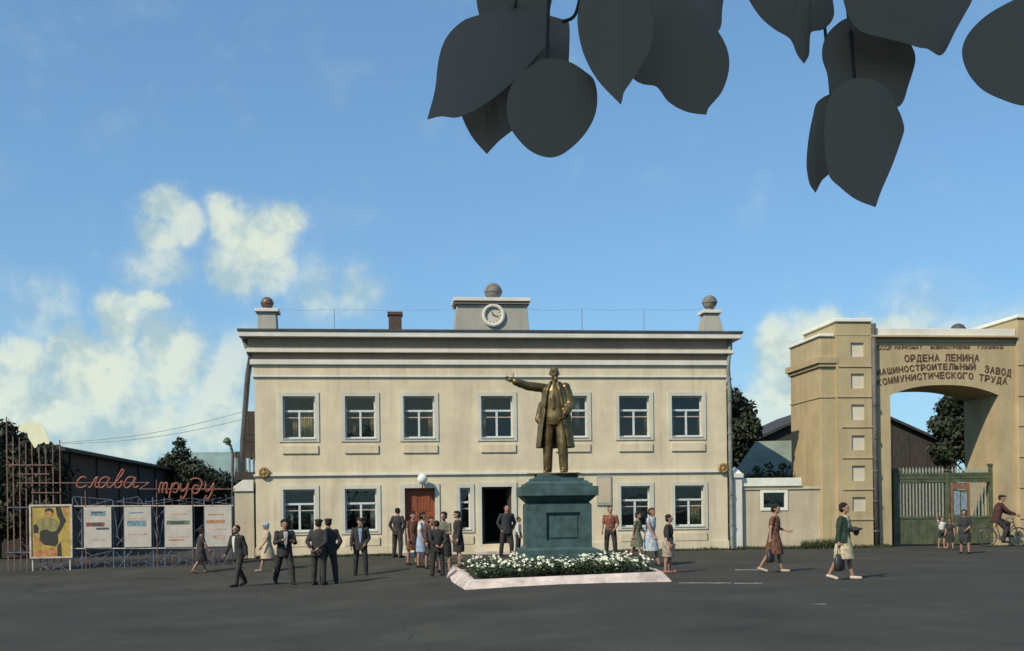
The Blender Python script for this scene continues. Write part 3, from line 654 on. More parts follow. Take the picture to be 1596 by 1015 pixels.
letters('ОРДЕНА', 1411, 1467, ya, 11, M_letter); letters('ЛЕНИНА', 1474, 1529, ya, 11, M_letter)
yb_ = lambda x: 575.5+9.5*((x-1490)/120)**2
letters('МАШИНОСТРОИТЕЛЬНЫЙ', 1367, 1523, yb_, 9.5, M_letter)
letters('ЗАВОД', 1535, 1578, lambda x: 579.5+(x-1535)*.17, 11, M_letter)
yc = lambda x: 589.5+12*((x-1480)/110)**2
letters('КОММУНИСТИЧЕСКОГО', 1368, 1519, yc, 10, M_letter); letters('ТРУДА', 1526, 1572, lambda x: 592.5+(x-1526)*.15, 10.5, M_letter)

# iron gate standing in the arch
gd = .55
IG = empty('iron_gate', T_ @ Vector((g0, gd, 0)), TH); tag(IG, 'green iron gate with pale spiked pickets under the ochre arch', 'gate')
hx = lambda px: FS(px, 800, gd)-g0
hz = lambda py, px=1470: FZ(py, px, gd)
for (x0, x1, yt) in ((1392, 1400, 733), (1474, 1480, 735), (1543, 1553, 727)):
    o = MB().box(hx(x0), hx(x1), -.06, .10, -.2, hz(yt)).build('gate_post', M_gr, IG, bevel=.01)
    MB().box(hx(x0)-.03, hx(x1)+.03, -.09, .13, hz(yt)+.003, hz(yt)+.09).build('post_cap', M_gr, o, bevel=.01)
for (x0, x1) in ((1400.5, 1473.5), (1480.5, 1542.5)):
    MB().box(hx(x0), hx(x1), -.02, .02, hz(752), hz(737)).build('top_rail', M_gr, IG, bevel=.006)
    for k in range(3):
        MB().box(hx(x0), hx(x1), -.035, -.02, hz(751-5.5*k)-.02, hz(751-5.5*k)+.02).build('rail_moulding', M_gr, IG)
MB().box(hx(1400.5), hx(1473.5), -.02, .02, .06, hz(806)).build('lower_panel', M_gr, IG, bevel=.006)
MB().box(hx(1512), hx(1542.5), -.02, .02, .06, hz(806)).build('lower_panel', M_gr, IG, bevel=.006)
for (x0, x1) in ((1400.5, 1473.5), (1512, 1542.5)):
    MB().box(hx(x0), hx(x1), -.045, -.02, hz(806)-.05, hz(806)+.03).build('panel_rail', M_gr, IG)
    n = int((x1-x0)/14)+1
    for k in range(n):
        x = x0+(x1-x0)*(k+.5)/n; MB().box(hx(x)-.02, hx(x)+.02, -.035, -.02, .08, hz(806)-.06).build('panel_stile', M_gr, IG)
x = 1403.5
while x < 1541:
    if not 1471 < x < 1483:
        s = hx(x)
        if not 1483 <= x <= 1511: MB().box(s-.022, s+.022, -.012, .012, hz(806)+.031, hz(752)-.002).build('picket', M_pick, IG)
        zt_ = hz(737)
        MB().add([(s-.026, -.012, zt_+.002), (s+.026, -.012, zt_+.002), (s+.026, .012, zt_+.002), (s-.026, .012, zt_+.002), (s-.034, -.012, zt_+.10), (s+.034, -.012, zt_+.10), (s+.034, .012, zt_+.10), (s-.034, .012, zt_+.10), (s, 0, zt_+.24)],
                 [(0, 1, 5, 4), (1, 2, 6, 5), (2, 3, 7, 6), (3, 0, 4, 7), (4, 5, 8), (5, 6, 8), (6, 7, 8), (7, 4, 8), (3, 2, 1, 0)]).build('spike', M_pick, IG)
    x += 5.1
# wicket door with pasted notices
wk = MB().box(hx(1481), hx(1485), -.03, .03, .03, hz(752.5)).box(hx(1508), hx(1511.5), -.03, .03, .03, hz(752.5)).box(hx(1485), hx(1508), -.03, .03, hz(763), hz(752.5)).build('wicket_frame', M_wick, IG)
MB().box(hx(1485.2), hx(1507.8), -.015, .015, .05, hz(763.5)).build('wicket_leaf', M_gr, wk)
MB().box(hx(1486.5), hx(1496), -.020, -.0155, hz(803), hz(766)).build('notice_sheet', M_blue, wk)
MB().box(hx(1498), hx(1507), -.020, -.0155, hz(797), hz(768)).build('notice_sheet', M_blue, wk)

# ---------------------------------------------------------------- trees, shrubs, far buildings
def leaf_cloud(name, blobs, n, size, m, parent, kind=None, flat=.6, seed=1):
    rs = np.random.RandomState(seed); wts = np.array([b[3]**2 for b in blobs]); wts = wts/wts.sum()
    which = rs.choice(len(blobs), n, p=wts); V = []; Fc = []
    u = rs.normal(size=(n, 3)); u /= np.linalg.norm(u, axis=1)[:, None]; rad = rs.uniform(.35, 1.0, n)**.45
    ctr = np.array([b[:3] for b in blobs])[which]; br = np.array([b[3] for b in blobs])[which]
    pos = ctr+u*(br*rad)[:, None]*np.array([1, 1, .85]); pos += rs.normal(scale=.10, size=(n, 3))*br[:, None]
    a = rs.normal(size=(n, 3)); a /= np.linalg.norm(a, axis=1)[:, None]; nrm = u*.8+rs.normal(scale=.6, size=(n, 3)); nrm /= np.linalg.norm(nrm, axis=1)[:, None]
    t1 = np.cross(nrm, a); t1 /= np.linalg.norm(t1, axis=1)[:, None]; t2 = np.cross(nrm, t1); sz = size*rs.uniform(.6, 1.3, n)[:, None]
    v0 = pos-t1*sz; v1 = pos+t2*sz*flat*.8-nrm*sz*.15; v2 = pos+t1*sz*1.1; v3 = pos-t2*sz*flat*.8-nrm*sz*.15
    vs = np.stack([v0, v1, v2, v3], 1).reshape(-1, 3); idx = np.arange(n*4).reshape(-1, 4)
    me = bpy.data.meshes.new(name); me.from_pydata(vs.tolist(), [], idx.tolist()); me.materials.append(m)
    o = bpy.data.objects.new(name, me); C.objects.link(o); o.parent = parent
    if kind: o['kind'] = kind
    return o
def tree(name, base, h, blobs, label, group=None, n=5000, size=.17, seed=1, trunk_r=.16, cat='tree'):
    root = empty(name, base); tag(root, label, cat, group)
    top = max(b[2] for b in blobs); tr = MB(); tr.tube([(0, 0, -.3), (.04, 0, h*.35), (0, .05, h*.6), (.05, 0, top*.9)], trunk_r, 9, trunk_r*.3)
    for b in blobs[:7]: tr.tube([(0, .02, h*.38), (b[0]*.5, b[1]*.5, (h*.38+b[2])/2-.1), b[:3]], trunk_r*.42, 6, trunk_r*.12)
    tr.build('trunk', M_bark, root, smooth=True)
    leaf_cloud('crown', blobs, n, size, M_tree, root, seed=seed); return root
def pb(px, py, d, r, base): # crown clump seen at a picture position
    p = P(px, py, d)-Vector(base); return (p.x, p.y, p.z, r)
# tree behind the building's right end
b0 = P(1120, 800, 53); b0.z = 0
tree('leafy_tree', b0, 6, [pb(x, y, 53+dz, r, b0) for x, y, r, dz in ((1128, 625, .95, 0), (1150, 640, .8, .3), (1160, 672, .85, -.3), (1135, 665, 1.0, .5), (1150, 705, .8, 0), (1115, 690, 1.2, 0), (1105, 640, 1.1, 0), (1168, 655, .45, 0), (1130, 730, 1.0, 0))], 'round dark green tree showing past the right corner of the cream building', n=7000, size=.15, seed=3)
b0 = P(1530, 800, 53); b0.z = 0
tree('leafy_tree', b0, 6, [pb(x, y, 53+dz, r, b0) for x, y, r, dz in ((1478, 635, .6, 0), (1500, 625, .9, .5), (1470, 665, .7, 0), (1495, 670, 1.0, 0), (1540, 640, 1.4, .5), (1520, 690, 1.2, 0), (1475, 705, .8, 0), (1560, 600, 1.3, 0), (1505, 600, .8, .5))], 'dark tree seen through the gateway arch', n=8000, size=.15, seed=4)
# trees at the far left
b0 = P(-5, 800, 39); b0.z = 0
tree('leafy_tree', b0, 4, [pb(x, y, 39+dz, r, b0) for x, y, r, dz in ((-10, 690, 1.0, 0), (5, 680, .45, 0), (20, 720, .9, 0), (38, 700, .75, .4), (70, 706, .5, 0), (-20, 740, 1.2, 0), (40, 750, 1.1, 0), (80, 735, .75, .5), (30, 800, 1.0, 0), (75, 790, .9, .2), (-15, 810, 1.0, 0))], 'dark tree behind the tall lattice at the left edge', n=7000, size=.14, seed=5)
b0 = P(278, 800, 62); b0.z = 0
tree('leafy_tree', b0, 3.5, [pb(x, y, 62, r, b0) for x, y, r in ((281, 690, .35), (282, 705, .5), (280, 722, .8), (262, 722, .6), (300, 735, .9), (255, 740, .8), (325, 748, .8), (345, 755, .8), (285, 760, 1.0))], 'small dark tree poking up above the long shed roof', n=4000, size=.14, seed=6)
# shrubs above the low wall on the right
for i, (px, r, w_) in enumerate(((1175, .45, 0), (1196, .55, 0), (1216, .5, 0), (1238, .7, 0))):
    b0 = P(px, 800, 43); b0.z = 0; root = empty('garden_shrub', b0)
    tag(root, ['low dark shrub above the coping beside the whitewashed pillar', 'dark shrub above the coping over the small window', 'dark pointed shrub right of the small window above the coping', 'tallest dark shrub above the coping against the gateway tower'][i], 'shrub', 'shrubs behind the low wall')
    MB().tube([(0, 0, -.1), (0, .02, 1.2), (.03, 0, 2.4)], .05, 6, .02).build('stem', M_bark, root)
    zt_ = P(px, (736, 730, 731, 722)[i], 43).z
    leaf_cloud('foliage', [(0, 0, zt_-r, r), (.25, 0, zt_-.45-r, r), (-.3, .1, zt_-.55-r, r), (0, 0, zt_-1.1-r, r), (.1, 0, zt_+.1, .16)], 1100, .09, M_tree, root, seed=20+i)
# dark gabled workshop behind the gateway
d_ = 56
def gable_building(name, label, d, apexpx, eL, eR, apexy, eavey, depth, mw, mr, over=.3):
    a = P(apexpx, apexy, d); l = P(eL, eavey, d); r = P(eR, eavey, d); zE = (l.z+r.z)/2
    root = empty(name, (a.x, d, 0)); tag(root, label, 'building')
    x0, x1 = l.x-a.x, r.x-a.x
    MB().prism([(x0+.3, -.3), (x1-.3, -.3), (x1-.3, zE-.05), (0, a.z-.18), (x0+.3, zE-.05)], 0, depth).build('wall', mw, root)
    for (xa_, xb_) in ((x0, 0), (x1, 0)):
        n_ = MB().add([(xa_, -over, zE), (xb_, -over, a.z), (xb_, depth+over, a.z), (xa_, depth+over, zE), (xa_, -over, zE-.14), (xb_, -over, a.z-.14), (xb_, depth+over, a.z-.14), (xa_, depth+over, zE-.14)],
                 [(0, 1, 2, 3), (4, 7, 6, 5), (0, 4, 5, 1), (1, 5, 6, 2), (2, 6, 7, 3), (3, 7, 4, 0)]).build('roof', mr, root)
    k = 0
    while x0+.5+k*.9 < x1-.5:
        xx = x0+.5+k*.9; zz = zE-.1+(a.z-zE)*(1-abs(xx)/max(.1, (abs(x0) if xx < 0 else x1)))-.25
        MB().box(xx-.04, xx+.04, -.035, -.002, 0, zz).build('cover_strip', mw, root); k += 1
    return root
wsh = gable_building('timber_workshop', 'dark gabled timber workshop behind the gateway tower and arch', 56, 1316, 1128, 1500, 619, 703, 14, M_tim, M_roofd)
# shed with grey-green roof in front of it
rt0, rt1 = P(1178, 688, 47), P(1262, 686, 47); e0, e1 = P(1140, 742, 44.5), P(1262, 744, 44.5)
sh = empty('garden_shed', (e0.x, 44.5, 0)); tag(sh, 'low shed with a sloping grey-green roof above the boundary wall', 'shed')
o_ = Vector((e0.x, 44.5, 0))
MB().add([e0-o_, e1-o_, rt1-o_, rt0-o_]+[v-o_-Vector((0, 0, .1)) for v in (e0, e1, rt1, rt0)], [(0, 1, 2, 3), (7, 6, 5, 4), (0, 4, 5, 1), (1, 5, 6, 2), (2, 6, 7, 3), (3, 7, 4, 0)]).build('roof', M_roofg, sh)
MB().box(.4, e1.x-o_.x-.2, .2, 2.3, -.2, e0.z-.05).build('wall', M_tim, sh)
# long dark shed running away on the left
A_ = P(94, 688, 41); Bf = P(372, 747, 92); dv = Vector((Bf.x-A_.x, Bf.y-A_.y, 0)); ln = dv.length; ang = math.atan2(dv.y, dv.x)
LS = empty('long_shed', (A_.x, A_.y, 0), ang); tag(LS, 'long dark timber shed with a low roof running away behind the slogan sign', 'shed')
hE = A_.z-.05
MB().box(0, ln, .1, 6.0, -.6, hE-.15).build('wall', M_tim, LS)
MB().add([(-.3, -.25, hE-.2), (ln+.3, -.25, hE-.2), (ln+.3, 3.0, hE+.5), (-.3, 3.0, hE+.5), (-.3, 6.3, hE-.2), (ln+.3, 6.3, hE-.2), (-.3, -.25, hE-.32), (ln+.3, -.25, hE-.32), (ln+.3, 6.3, hE-.32), (-.3, 6.3, hE-.32)],
         [(0, 1, 2, 3), (3, 2, 5, 4), (0, 6, 7, 1), (4, 5, 8, 9), (0, 3, 4, 9, 6), (1, 7, 8, 5, 2), (6, 9, 8, 7)]).build('roof', M_roofd, LS)
for k in range(12):
    MB().box(1.5+k*4, 1.6+k*4, .03, .098, -.5, hE-.35).build('cover_strip', M_tim, LS)
# teal roofed house between shed and building
g_ = P(322, 706, 66); hw_ = (P(372, 706, 66).x-P(288, 706, 66).x)/2
TR = empty('roofed_house', (P(330, 706, 66).x, 66, 0)); tag(TR, 'small house with a teal roof between the long shed and the cream building', 'house')
zr_ = P(330, 705, 66).z; ze_ = P(330, 752, 66).z-.1
MB().add([(-hw_, 0, zr_), (hw_, 0, zr_), (hw_+.3, -2.6, ze_), (-hw_-.9, -2.6, ze_), (hw_+.3, 2.6, ze_), (-hw_-.9, 2.6, ze_)], [(0, 3, 2, 1), (0, 1, 4, 5), (0, 5, 3), (1, 2, 4), (2, 3, 5, 4)]).build('roof', M_rooft, TR)
MB().box(-hw_-.5, hw_, -2.2, 2.2, -.3, ze_-.004).build('wall', M_tim, TR)
# lamp post by the landing
b0 = P(360, 800, 40.5); b0.z = 0
LP = empty('lamp_post', b0); tag(LP, 'thin dark lamp post with a small drooping head beside the stair landing', 'lamp post')
zt_ = P(358, 690, 40.5).z
MB().tube([(.05, 0, -.2), (.08, 0, zt_-.8), (.10, 0, zt_-.45), (.02, 0, zt_-.12), (-.09, 0, zt_+.02)], .05, 8).build('pole', M_pipe, LP, smooth=True)
MB().lathe((-.11, 0, zt_+.05), [(.001, .15), (.07, .13), (.13, .05), (.16, -.04), (.14, -.06), (.001, -.05)], 14).build('lamp_head', mat('green_lamp_shade', (.09, .16, .09), .5, .2), LP, smooth=True)
MB().ell((-.11, 0, zt_-.04), .07, .07, .06, n=10, k=6).build('bulb', M_globe, LP, smooth=True)
for (x0, y0, x1, y1, lab) in ((95, 690, 386, 640, 'upper thin overhead wire from the dark shed to the cream building'), (95, 692, 386, 652, 'lower thin overhead wire from the dark shed to the cream building')):
    a, b = P(x0, y0, 41), P(x1, y1, 39.5)
    MB().tube([a.lerp(b, t/16)-Vector((0, 0, .22*math.sin(math.pi*t/16))) for t in range(17)], .011, 5).build('overhead_wire', M_wire)
    tag(bpy.data.objects['overhead_wire'] if lab.startswith('upper') else bpy.data.objects['overhead_wire.001'], lab, 'wire', 'overhead wires')

# ---------------------------------------------------------------- agitation stands on the left
BQ1, BQ2 = Vector((P(8, 800, 34.6).x, 34.6)), Vector((P(366, 800, 35.6).x, 35.6))
bt = (BQ2-BQ1).normalized(); BA = math.atan2(bt.y, bt.x)
def bp(px, py):
    a, b = ab(px, py); nx, ny = -bt.y, bt.x
    d = (BQ1.x*nx+BQ1.y*ny)/(a*nx+ny); return (a*d-BQ1.x)*bt.x+(d-BQ1.y)*bt.y, EYE+b*d
GZ = zg(-15, 35)
def V3(px, py, y=0.0):
    s, z = bp(px, py); return Vector((s, y, z))
def stand(name, label, cat, px):
    s = bp(px, 800)[0]; o = empty(name, (BQ1.x, BQ1.y, 0), BA); tag(o, label, cat); return o
# lattice tower of thin bars
LT = stand('lattice_frame', 'tall open lattice of thin reddish bars at the left edge', 'lattice', 8)
for px, yt in ((10, 650), (20, 680), (30, 682), (40, 690), (50, 700), (61, 706), (71, 702), (82, 690), (93, 686)):
    p = V3(px, yt); MB().bar((p.x, 0, GZ-.05), p, .032).build('upright_bar', M_redbar, LT)
for (x0, x1, y_, m_) in ((10, 83, 725, M_redbar), (30, 77, 739, M_redbar), (49, 93, 768, M_redbar), (12, 49, 791, M_bluebar), (10, 49, 861, M_bluebar)):
    MB().bar(V3(x0, y_, -.035), V3(x1, y_, -.035), .034).build('cross_bar', m_, LT)
for x0 in (12, 24, 36): MB().bar(V3(x0, 718, -.03), V3(x0+8, 728, -.03), .02).build('brace', M_redbar, LT)
# profile cut-out
prof = [(29, 671), (32, 664), (40, 659.5), (52, 657.5), (62, 660), (69, 666), (73, 675), (75, 681), (78, 687.5), (77.5, 692), (72, 692.5), (70, 689), (65, 692), (60, 693), (57.5, 698), (54.5, 698.5), (51, 692), (47, 686), (44.5, 681), (44, 676), (41, 673.5), (36, 674)]
HD = empty('profile_cutout', (BQ1.x, BQ1.y, 0), BA); tag(HD, 'pale cream cut-out of a bald head in profile on top of the lattice', 'cutout')
MB().prism([bp(x, y) for x, y in prof], -.075, -.045).build('head_board', M_head, HD)
MB().bar(V3(50, 672, -.03), V3(50, 712, -.03), .03).build('support_bar', M_redbar, HD)
MB().bar(V3(61, 672, -.03), V3(61, 715, -.03), .03).build('support_bar', M_redbar, HD)
# yellow poster
PO = stand('yellow_poster_board', 'framed yellow poster of a dark muscular worker figure', 'poster', 50)
a, b = bp(51, 868); c, d = bp(111, 789)
MB().box(a, c, -.10, -.075, b, d).build('poster_sheet', M_poster, PO)
fr_ = MB().box(a-.06, a-.002, -.13, -.06, b-.05, d+.06).box(c+.002, c+.05, -.13, -.06, b-.05, d+.06).box(a-.002, c+.002, -.13, -.06, d+.002, d+.06).box(a-.002, c+.002, -.13, -.06, b-.05, b-.002).build('poster_frame', M_palebar, PO)
def shape(pts, m_, y, name='poster_figure', par=PO): MB().prism([bp(x, y_) for x, y_ in pts], y, y+.003).build(name, m_, par)
shape([(53, 858), (90, 853), (92, 868), (53, 868)], M_postero, -.1035, 'poster_ground')
shape([(57, 824), (60, 813), (66, 808), (72, 806), (71, 801), (73, 796), (78, 794), (83, 797), (84, 803), (82, 807), (90, 811), (95, 818), (94, 828), (90, 836), (66, 836), (60, 832)], M_posterg, -.1035, 'poster_torso')
shape([(72, 799), (74, 796), (79, 795), (82, 798), (82, 804), (79, 808), (74, 806)], M_postero, -.1075, 'poster_face')
shape([(71, 799), (72, 794), (78, 791.5), (84, 794), (85, 800), (82, 798), (78, 796), (74, 797)], M_posterd, -.1115, 'poster_hair')
shape([(64, 828), (72, 825), (82, 829), (91, 827), (92, 845), (88, 851), (70, 849), (63, 842)], M_posterd, -.1075, 'poster_apron')
shape([(88, 790), (95, 790), (99, 801), (104, 811), (98, 822), (92, 832), (89, 828), (94, 819), (95, 812), (90, 803)], M_posterd, -.1115, 'poster_arm')
shape([(91, 850), (96, 845), (98, 867), (91, 867)], M_posterd, -.1075, 'poster_leg')
shape([(53, 819), (58, 817), (62, 823), (60, 831), (54, 831)], M_posterd, -.1075, 'poster_hand')
shape([(54, 832), (62, 841), (68, 849), (64, 852), (55, 846)], M_postero, -.1035, 'poster_forearm')
shape([(98, 792), (108, 790), (109, 800), (104, 806)], M_postero, -.1035, 'poster_flag')
for px in (52, 110): p = V3(px, 868); MB().bar((p.x, -.07, GZ-.05), (p.x, -.07, p.z), .04).build('leg', M_palebar, PO)
for (x0, y0, x1, y1) in ((53, 874, 78, 888), (52, 883, 76, 876), (78, 876, 108, 889), (80, 888, 108, 875)): MB().bar(V3(x0, y0, -.05), V3(x1, y1, -.05), .022).build('brace', M_bluebar, PO)
# four white display boards in a blue bar frame
DS = stand('display_stand', 'blue barred stand carrying four white picture boards in a row', 'display stand', 112)
posts = (113, 127, 176, 193, 238, 256, 302, 318, 363)
for px in posts: p = V3(px, 775 if px != 176 else 780); MB().bar((p.x, 0, GZ-.05), p, .030).build('post', M_bluebar, DS)
for (x0, x1, y0, y1, m_) in ((113, 364, 789, 788, M_palebar), (113, 320, 855, 854, M_palebar), (318, 364, 853, 853, M_bluebar)):
    MB().bar(V3(x0, y0, -.04), V3(x1, y1, -.04), .034).build('rail', m_, DS)
zig = [((115, 774), (175, 779)), ((115, 775), (122, 790)), ((175, 779), (133, 790)), ((180, 782), (215, 774)), ((215, 774), (225, 788)), ((182, 782), (235, 786)), ((226, 783), (270, 777)), ((238, 786), (300, 776)), ((255, 778), (318, 785)), ((280, 786), (345, 776)), ((300, 777), (364, 787)), ((330, 786), (364, 774)),
       ((115, 793), (127, 814)), ((127, 793), (115, 818)), ((127, 826), (116, 850)), ((116, 828), (127, 850)), ((178, 795), (184, 838)), ((193, 800), (180, 835)), ((180, 835), (192, 845)), ((192, 838), (182, 850)), ((240, 795), (250, 845)), ((255, 795), (240, 815)), ((240, 820), (246, 850)), ((254, 810), (248, 850)), ((303, 830), (316, 818)), ((305, 845), (316, 825)),
       ((115, 858), (128, 882)), ((130, 858), (120, 884)), ((128, 870), (176, 858)), ((132, 860), (172, 880)), ((172, 860), (145, 884)), ((180, 860), (200, 882)), ((205, 858), (186, 884)), ((192, 862), (238, 880)), ((238, 860), (205, 880)), ((240, 860), (262, 884)), ((268, 858), (244, 884)), ((262, 862), (305, 880)), ((300, 860), (270, 882)), ((305, 862), (335, 876)), ((345, 860), (320, 884)), ((330, 862), (362, 870)), ((362, 858), (345, 884))]
for i, (p0, p1) in enumerate(zig): MB().bar(V3(*p0, .03 if i % 2 else -.0), V3(*p1, .03 if i % 2 else -.0), .020).build('lattice_brace', M_bluebar, DS)
for x in (139, 151, 163, 204, 215, 227, 268, 279, 290, 330, 341, 352):
    p = V3(x, 856); MB().bar((p.x, .05, GZ-.02), (p.x, .05, p.z), .018).build('thin_bar', M_redbar, DS)
    q = V3(x, 788); MB().bar((q.x, .05, q.z), (q.x, .05, V3(x, 778).z), .018).build('thin_bar', M_redbar, DS)
boards = [(132, 174, 790, 854), (195, 236, 790, 853), (258, 300, 789, 853), (320, 361, 789, 852)]
for i, (x0, x1, y0, y1) in enumerate(boards):
    a, b = bp(x0, y1); c, d = bp(x1, y0)
    o = MB().box(a, c, -.085, -.06, b, d).build('display_board', M_board, DS); w_, h_ = c-a, d-b
    o['label'] = ['white board with a red and dark picture band', 'white board with a faint blue picture band', 'white board with a dark green picture band', 'white board with an orange title band'][i]
    def ink(u0, u1, v0, v1, m_, lay=1, nm='printed_block'): MB().box(a+w_*u0, a+w_*u1, -.085-.003*lay, -.085-.003*(lay-1)-.0002, b+h_*v0, b+h_*v1).build(nm, m_, o)
    if i == 0:
        ink(.25, .8, .78, .9, INK[1]); ink(.08, .75, .52, .62, INK[0]); ink(.3, .62, .525, .615, INK[4], 2); ink(.45, .92, .44, .49, INK[4]); ink(.3, .7, .84, .88, INK[4], 2); ink(.2, .8, .18, .22, INK[5])
    elif i == 1: ink(.1, .82, .52, .66, INK[1]); ink(.1, .8, .70, .73, INK[5]); ink(.12, .85, .3, .34, INK[5]); ink(.15, .7, .84, .87, INK[1])
    elif i == 2: ink(.06, .9, .55, .65, INK[2]); ink(.2, .7, .575, .625, INK[4], 2); ink(.1, .85, .24, .27, INK[5]); ink(.1, .7, .16, .19, INK[3]); ink(.2, .8, .8, .84, INK[5])
    else: ink(.06, .75, .58, .66, INK[3]); ink(.1, .8, .42, .45, INK[5]); ink(.3, .75, .2, .28, INK[5]); ink(.12, .7, .78, .81, INK[3])
# script slogan in red tube
SG = stand('slogan_sign', 'red script tube lettering on thin rails above the white boards', 'sign', 130)
def zz_(x, y): return V3(100+x/6.14, 720+y/6.14, -.11)
def spline(pts, n=6):
    pts = [Vector(p) for p in pts]; out = []
    for i in range(len(pts)-1):
        p0, p1, p2, p3 = pts[max(i-1, 0)], pts[i], pts[i+1], pts[min(i+2, len(pts)-1)]
        for k in range(n):
            t = k/n; out.append(.5*((2*p1)+(p2-p0)*t+(2*p0-5*p1+4*p2-p3)*t*t+(3*p1-p0-3*p2+p3)*t**3))
    out.append(pts[-1]); return out
LET = [[(220, 160), (200, 145), (165, 155), (135, 195), (132, 230), (155, 247), (195, 243), (225, 225)],
       [(240, 240), (258, 245), (280, 215), (305, 165), (328, 148), (312, 195), (310, 235), (330, 246), (350, 228)],
       [(440, 165), (410, 148), (370, 160), (345, 200), (345, 238), (370, 248), (410, 215), (445, 155), (425, 205), (425, 240), (448, 246), (468, 228)],
       [(470, 230), (505, 195), (550, 140), (580, 90), (562, 78), (530, 130), (500, 200), (500, 240), (530, 248), (558, 220), (550, 190), (575, 195)],
       [(690, 165), (655, 146), (615, 158), (588, 200), (588, 238), (615, 250), (655, 215), (695, 152), (675, 205), (675, 240), (698, 246), (722, 230)]]
LET2 = [[(912, 300), (928, 215), (948, 200), (955, 225), (945, 300), (962, 220), (985, 200), (993, 225), (983, 300), (1000, 290)],
        [(1012, 350), (1030, 255), (1045, 205), (1040, 250), (1070, 205), (1100, 215), (1100, 260), (1075, 295), (1045, 285)],
        [(1125, 205), (1120, 260), (1140, 282), (1175, 250), (1195, 205), (1180, 285), (1150, 345), (1122, 350), (1130, 325)],
        [(1300, 235), (1262, 225), (1235, 262), (1240, 298), (1275, 300), (1310, 255), (1325, 200), (1295, 165), (1250, 160), (1215, 175)],
        [(1365, 205), (1355, 255), (1372, 284), (1405, 260), (1438, 205), (1420, 285), (1390, 345), (1358, 350), (1368, 320)]]
for pts in LET+LET2:
    MB().tube(spline([zz_(*p) for p in pts]), .030, 7).build('letter', M_neon, SG, smooth=True)
MB().tube([zz_(-440, 205), zz_(820, 200), zz_(725, 262), zz_(1640, 262)], .020, 5).build('rail', M_redbar, SG)
for x in (205, 885, 1225, 1420): p = zz_(x, 170 if x == 885 else 265); MB().bar((p.x, -.06, GZ-.05), (p.x, -.06, p.z), .024).build('support', M_redbar, SG)

# ---------------------------------------------------------------- flower bed
A0 = gp(725, 920); B0 = gp(1047, 907); C0 = gp(704, 906.5)
fd = (B0-A0); fd.z = 0; fdn = fd.normalized(); per = Vector((-fdn.y, fdn.x, 0))
outl = [A0, B0, B0+fdn*.12+per*1.2, B0+fdn*.0+per*4.3, B0-fdn*.6+per*5.0, A0+per*4.9-fdn*.5, C0+(C0-A0)*.5+per*2.4, C0]
cen = sum(outl, Vector())/len(outl)
FB = empty('flower_bed', (cen.x, cen.y, 0)); tag(FB, 'raised bed of white flowers with a sloping pale concrete kerb round the pedestal', 'flower bed')
def off(v, k, z): q = v-cen; l = q.length; q2 = q*(1-k/l); return Vector((q2.x, q2.y, z))
kb = MB(); n = len(outl)
rings = [[off(v, 0, zg(v.x, v.y)-.15) for v in outl], [off(v, 0, zg(v.x, v.y)+.015) for v in outl], [off(v, .26, zg(v.x, v.y)+.205) for v in outl], [off(v, .40, zg(v.x, v.y)+.205) for v in outl], [off(v, .42, zg(v.x, v.y)-.1) for v in outl]]
vs = [p for r in rings for p in r]; fs = []
for i in range(len(rings)-1):
    for j in range(n): fs.append((i*n+j, i*n+(j+1) % n, (i+1)*n+(j+1) % n, (i+1)*n+j))
kb.add(vs, fs); kb.build('kerb', M_kerb, FB, bevel=.012)
sl = MB(); vs = [off(v, .41, zg(v.x, v.y)+.18) for v in outl]+[Vector((0, 0, .32))]; sl.add(vs, [(i, (i+1) % n, n) for i in range(n)]); sl.build('soil', M_soil, FB)
PC = P(868, 880, 27.2); PC.z = 0
inner = [off(v, .50, 0) for v in outl]
def inside(x, y):
    c = False
    for i in range(n):
        p, q = inner[i], inner[(i+1) % n]
        if (p.y > y) != (q.y > y) and x < (q.x-p.x)*(y-p.y)/(q.y-p.y)+p.x: c = not c
    return c
rs = random.Random(3); lv = []; lf = []; fv = []; ff = []
plants = 0
while plants < 1500:
    x, y = rs.uniform(-4, 4), rs.uniform(-4, 4)
    if not inside(x, y) or (abs(x-(PC.x-cen.x)) < .88 and abs(y-(PC.y-cen.y)) < .88): continue
    plants += 1; z0 = zg(x+cen.x, y+cen.y)+.18; h = rs.uniform(.12, .27)
    for _ in range(9):
        a = rs.uniform(0, 6.28); r = rs.uniform(.03, .13); zz = z0+rs.uniform(.1, 1)*h; s = rs.uniform(.03, .06); tl = rs.uniform(-.6, .6)
        c = Vector((x+r*math.cos(a), y+r*math.sin(a), zz)); t = Vector((math.cos(a), math.sin(a), tl)).normalized(); sd = Vector((-math.sin(a), math.cos(a), 0))
        o = len(lv); lv += [c-t*s, c+sd*s*.5, c+t*s*1.2, c-sd*s*.5]; lf.append((o, o+1, o+2, o+3))
    if rs.random() < .02+.24*max(0, .5+noise.noise((x*1.3, y*1.3, 4))):
        for _ in range(rs.randint(1, 4)):
            c = Vector((x+rs.uniform(-.10, .10), y+rs.uniform(-.1, .1), z0+h+rs.uniform(-.08, .12))); rr = rs.uniform(.032, .052); nm = Vector((rs.uniform(-.5, .5), rs.uniform(-1, .2), rs.uniform(.3, 1))).normalized(); u = nm.orthogonal().normalized(); v = nm.cross(u)
            o = len(fv); fv.append(c-nm*rr*.25)
            for k in range(10): a = 6.283*k/10; q = rr*(1 if k % 2 == 0 else .62); fv.append(c+u*q*math.cos(a)+v*q*math.sin(a)+nm*(.012 if k % 2 else 0))
            for k in range(10): ff.append((o, o+1+k, o+1+(k+1) % 10))
tag(MB().add(lv, lf).build('foliage', M_leaf, FB), kind='stuff'); tag(MB().add(fv, ff).build('blossoms', M_petal, FB), kind='stuff')

